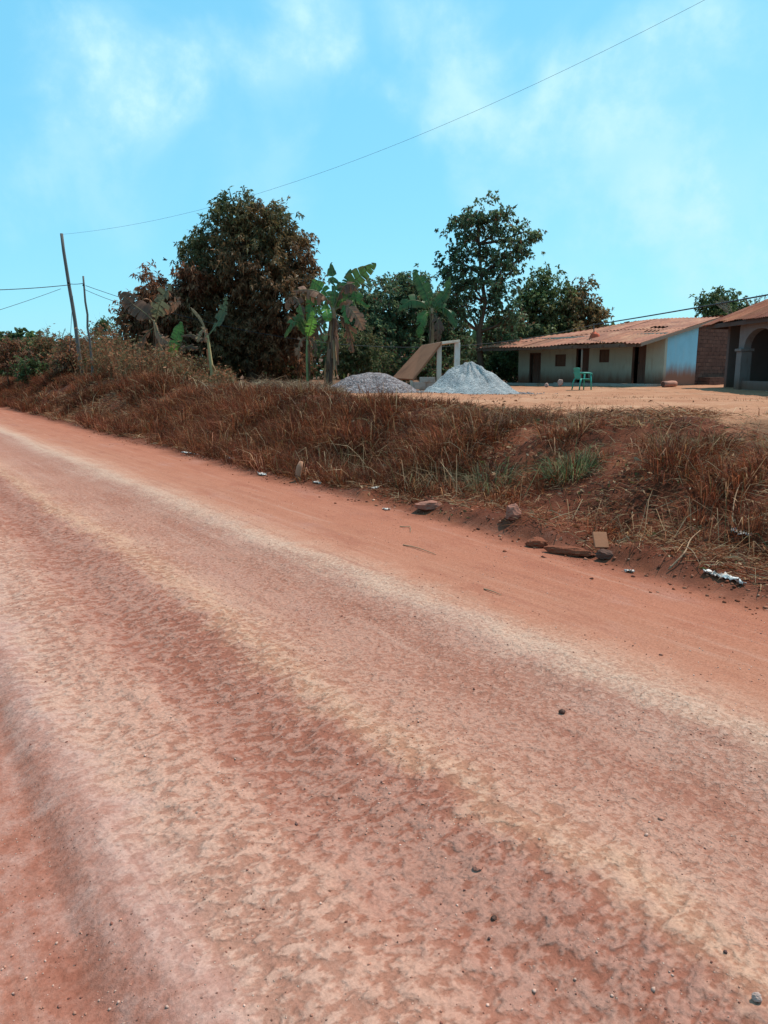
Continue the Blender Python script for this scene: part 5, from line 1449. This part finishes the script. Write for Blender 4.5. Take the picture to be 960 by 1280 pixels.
# log lying at the house corner
lp = at(836, 480.5, 31.0); lz = hxy(lp[0], lp[1])
lg = thing('log', 'short thick pinkish log lying by the corner of the long house', 'log', (lp[0], lp[1], lz), math.radians(26)); lg.scale = (.9, .8, .8)
m = MB(); m.tube([(-.36, 0, .17), (-.1, 0, .17), (.2, .01, .18), (.42, .02, .18)], [.155, .16, .165, .15], 14, .04)
m.build('log_body', mat_plain('log_wood', A(206, 146, 124), .3, 4, .9, .1, .6, .02, (.3, 3, 3)), lg, True)
m = MB(); m.tube([(-.365, 0, .17), (-.350, 0, .17)], .135, 14); m.build('shaded_log_end', DARKSTONE, lg)  # dark disc paints the shade on the end turned from the sun
for px, py, rr, lab in ((683, 487, .10, 'pale lump lying at the foot of the front wall, left of the chair'), (700, 481, .12, 'white sack like lump standing against the green wall left of the chair')):
    p = at(px, 486, 33.5); p[2] = hxy(p[0], p[1]) + .02
    rock('pale_lump', lab, p, (rr, rr, rr * (1.0 if rr < .11 else 1.7)), GREYSTONE, px, 'lump', 'pale lumps along the front wall', sink=.1)

# brush pile and straw between the bananas and the gravel
def brush():
    n = 9000
    px = RNG.uniform(255, 425, n); D = RNG.uniform(20.5, 26.5, n)
    X = (px - 480) / 948 * D; t, s = to_ts(X, D)
    hump = 0.34 * np.exp(-((px - 345) / 55) ** 2 - ((D - 24) / 1.6) ** 2) + .06
    Z = height(t, s) + hump * RNG.uniform(0, 1, n)
    az = RNG.uniform(0, 2 * np.pi, n); el = RNG.normal(0.1, .3, n)
    Dv = np.stack([np.cos(el) * np.cos(az), np.cos(el) * np.sin(az), np.sin(el)], 1)
    v, f, c = blades(np.stack([X, D, Z], 1), Dv, RNG.uniform(.15, .7, n), RNG.uniform(.007, .018, n), pick([((.30, .20, .12), 3), ((.18, .10, .06), 3), ((.42, .32, .21), 1.5), ((.10, .06, .04), 2)], n), RNG.uniform(0, .5, n))
    o = mesh_np('brush_heap', v, f, GRASS, col=c)
    tag(o, 'flattened heap of dry cut brush and straw below the mango tree', 'brush', kind='stuff')
brush()

# ------------------------------------------------------------------ litter and stones along the road edge
rock('flat_rock', 'flat reddish rock lying at the foot of the bank below the olive tussock', hit(537, 635), (.17, .12, .06), STONE, 21, group='rocks at the foot of the bank')
rock('round_rock', 'rounded pinkish rock at the bank foot beside a green sprig', hit(641, 648), (.085, .08, .10), STONE, 22, group='rocks at the foot of the bank')
rock('earth_clod', 'long crumbling clod of red earth on the broken road edge', hit(712, 694), (.24, .07, .055), CLOD, 23, 'clod', 'clods on the broken road edge', rotz=math.radians(-28), sink=.2)
rock('earth_clod', 'squat clod of red earth at the left end of the long clod', hit(672, 684), (.12, .08, .06), CLOD, 24, 'clod', 'clods on the broken road edge', rotz=math.radians(-20), sink=.2)
rock('earth_clod', 'dark clod of earth below the leaning brick tile', hit(757, 697), (.09, .06, .05), DARKSTONE, 25, 'clod', 'clods on the broken road edge')
rock('road_stone', 'dark angular stone lying alone on the road below the bank', hit(702, 892), (.017, .015, .015), DARKSTONE, 31, group='single stones on the road')
rock('road_stone', 'pale topped stone in the near right corner of the road', hit(946, 1252), (.014, .012, .011), GREYSTONE, 32, group='single stones on the road', sink=.1)
rock('road_stone', 'half buried smooth mauve stone in the middle of the near road', hit(598, 1086), (.019, .017, .010), STONE, 33, group='single stones on the road', sink=.35)
rock('road_stone', 'small dark stone beside the reddest wheel track', hit(617, 1150), (.010, .009, .009), DARKSTONE, 34, group='single stones on the road')

# brick tile leaning on the bank
tp = hit(752, 690)
td = thing('brick_tile', 'square terracotta tile propped on the bank foot', 'tile', tp, math.radians(8))
M_ = Matrix.Rotation(math.radians(-38), 4, 'X')
m = MB(); m.box(-.062, .062, -.013, .013, -.0, .15, M_ @ Matrix.Rotation(math.radians(3), 4, 'Y')); m.build('tile_body', mat_plain('terracotta', A(186, 124, 92), .18, 12, .9, .1, .4, .005), td, bevel=.004)
td.location.z += 0.035

WH = mat_plain('white_plastic_film', (0.62, 0.58, 0.54), .25, 14, .6, .25, .5, .01, alt=(.34, .22, .17), altf=(.5, .7))
PAPER = mat_plain('dirty_paper', (0.66, 0.58, 0.52), .2, 25, .8, .2, .3, .005)
def crumpled(name, label, pts, width, mat, seed, cat='litter', group='litter at the foot of the bank', lift=.012, amp=.03):
    rng = np.random.default_rng(seed)
    W = [hit(*q) for q in pts]; base = W[0]
    C = spline([w - base for w in W], 18) if len(W) > 1 else None
    V_, F_ = [], []; m = 6
    for i, c in enumerate(C):
        T = C[min(i + 1, 17)] - C[max(i - 1, 0)]; sdv = np.cross(T, (0, 0, 1)); sdv = sdv / max(1e-6, np.linalg.norm(sdv))
        w = width * (0.5 + 0.5 * math.sin(math.pi * (i + .5) / 18)) * rng.uniform(.55, 1.25)
        for j in range(m + 1):
            p = c + sdv * w * (j / m - .5) + np.array([0, 0, lift + abs(rng.normal(0, amp * .38))]); V_.append(p + rng.normal(0, .006, 3))
    for i in range(17):
        for j in range(m):
            a = i * (m + 1) + j; F_.append((a, a + 1, a + m + 2, a + m + 1))
    o = mesh_np(name, np.array(V_), [np.array(F_)], mat, None, loc=base)
    mo = o.modifiers.new('thick', 'SOLIDIFY'); mo.thickness = .003
    return tag(o, label, cat, group)
crumpled('plastic_wrapper', 'long crumpled white plastic wrapper in dry grass at the right', [(880, 716), (898, 722), (912, 724), (930, 733)], .07, WH, 1)
crumpled('plastic_wrapper', 'faded whitish plastic bag caught in grass above the long wrapper', [(915, 664), (928, 668), (940, 672)], .12, WH, 2, amp=.02)
crumpled('paper_scrap', 'small white paper scrap on the road edge below the terracotta tile', [(781, 715), (788, 716), (792, 717)], .03, PAPER, 3, amp=.01)
crumpled('paper_scrap', 'white scrap beside dry grass near the pale upright stake', [(324, 592), (328, 594), (331, 595)], .09, WH, 4, amp=.02)
crumpled('paper_scrap', 'tiny pale scrap right of the upright stake', [(393, 603), (397, 604), (400, 605)], .07, PAPER, 5, amp=.012)
crumpled('paper_scrap', 'flat whitish scrap at the bank foot left of the flat rock', [(460, 610), (467, 611), (473, 610)], .06, PAPER, 6, amp=.01)
crumpled('paper_scrap', 'long flat pale scrap at the left end of the litter row', [(228, 566), (238, 567), (248, 569)], .10, PAPER, 7, amp=.012)
crumpled('paper_scrap', 'white scrap tucked under grass, second from the left in the litter row', [(280, 572), (286, 573), (291, 574)], .14, WH, 8, amp=.03)
crumpled('paper_scrap', 'small pale scrap close to the right of the tucked white scrap', [(297, 569), (300, 570), (303, 571)], .09, PAPER, 9, amp=.03)
crumpled('paper_scrap', 'yellowish paper scrap on the road margin left of the flat rock', [(480, 637), (484, 638), (487, 638)], .04, PAPER, 10, amp=.008)
# pale upright stake
sp_ = hit(372, 601)
m = MB(); m.tube([(0, 0, -.03), (.01, 0, .10), (.035, 0, .20), (.06, .0, .28)], [.055, .05, .042, .03], 7, .15)
o = m.build('wood_stake', mat_plain('bleached_wood', A(196, 140, 110), .25, 9, .9, .1, .5, .01), None, True, loc=sp_)
tag(o, 'short pale wooden stake leaning upright at the bank foot', 'stake')
# dry twigs
TW = mat_plain('dry_twig', (0.34, 0.20, 0.12), .3, 9, .9, .1, .3, .01)
def twig(name, label, pxs, r, lifts, side=None):
    W = [hit(*q) + np.array([0, 0, l]) for q, l in zip(pxs, lifts)]
    b = W[0]; C = spline([w - b for w in W], 16); m = MB(); m.tube(C, [r * (1 - .6 * k / 15) for k in range(16)], 5)
    if side:
        W2 = [hit(*q) + np.array([0, 0, l]) for q, l in zip(side[0], side[1])]; m.tube(spline([w - b for w in W2], 10), [r * .6 * (1 - .6 * k / 9) for k in range(10)], 5)
    return tag(m.build(name, TW, None, True, loc=b), label, 'twig', 'dry twigs')
twig('dry_branch', 'curved dry branch arching out of the bank left of the plastic wrapper', [(836, 715), (855, 700), (862, 688), (874, 680)], .008, [.02, .06, .09, .12], ([(858, 696), (866, 700), (875, 712)], [.08, .06, .03]))
twig('dry_branch', 'pale forked stick standing in grass above the plastic bag', [(914, 668), (916, 645), (922, 625), (926, 622)], .008, [.0, .12, .12, .14])
twig('dry_twig', 'thin dark twig lying on the orange margin of the road', [(504, 682), (520, 686), (535, 691), (545, 694)], .006, [.006, .012, .012, .006])
twig('dry_twig', 'short dark twig lying right of the pale band of the road', [(605, 737), (615, 741), (627, 745)], .006, [.006, .012, .006])
twig('dry_twig', 'short twig with hooked end on the road margin below the flat rock', [(500, 659), (508, 660), (513, 660), (513, 666)], .006, [.006, .012, .012, .006])
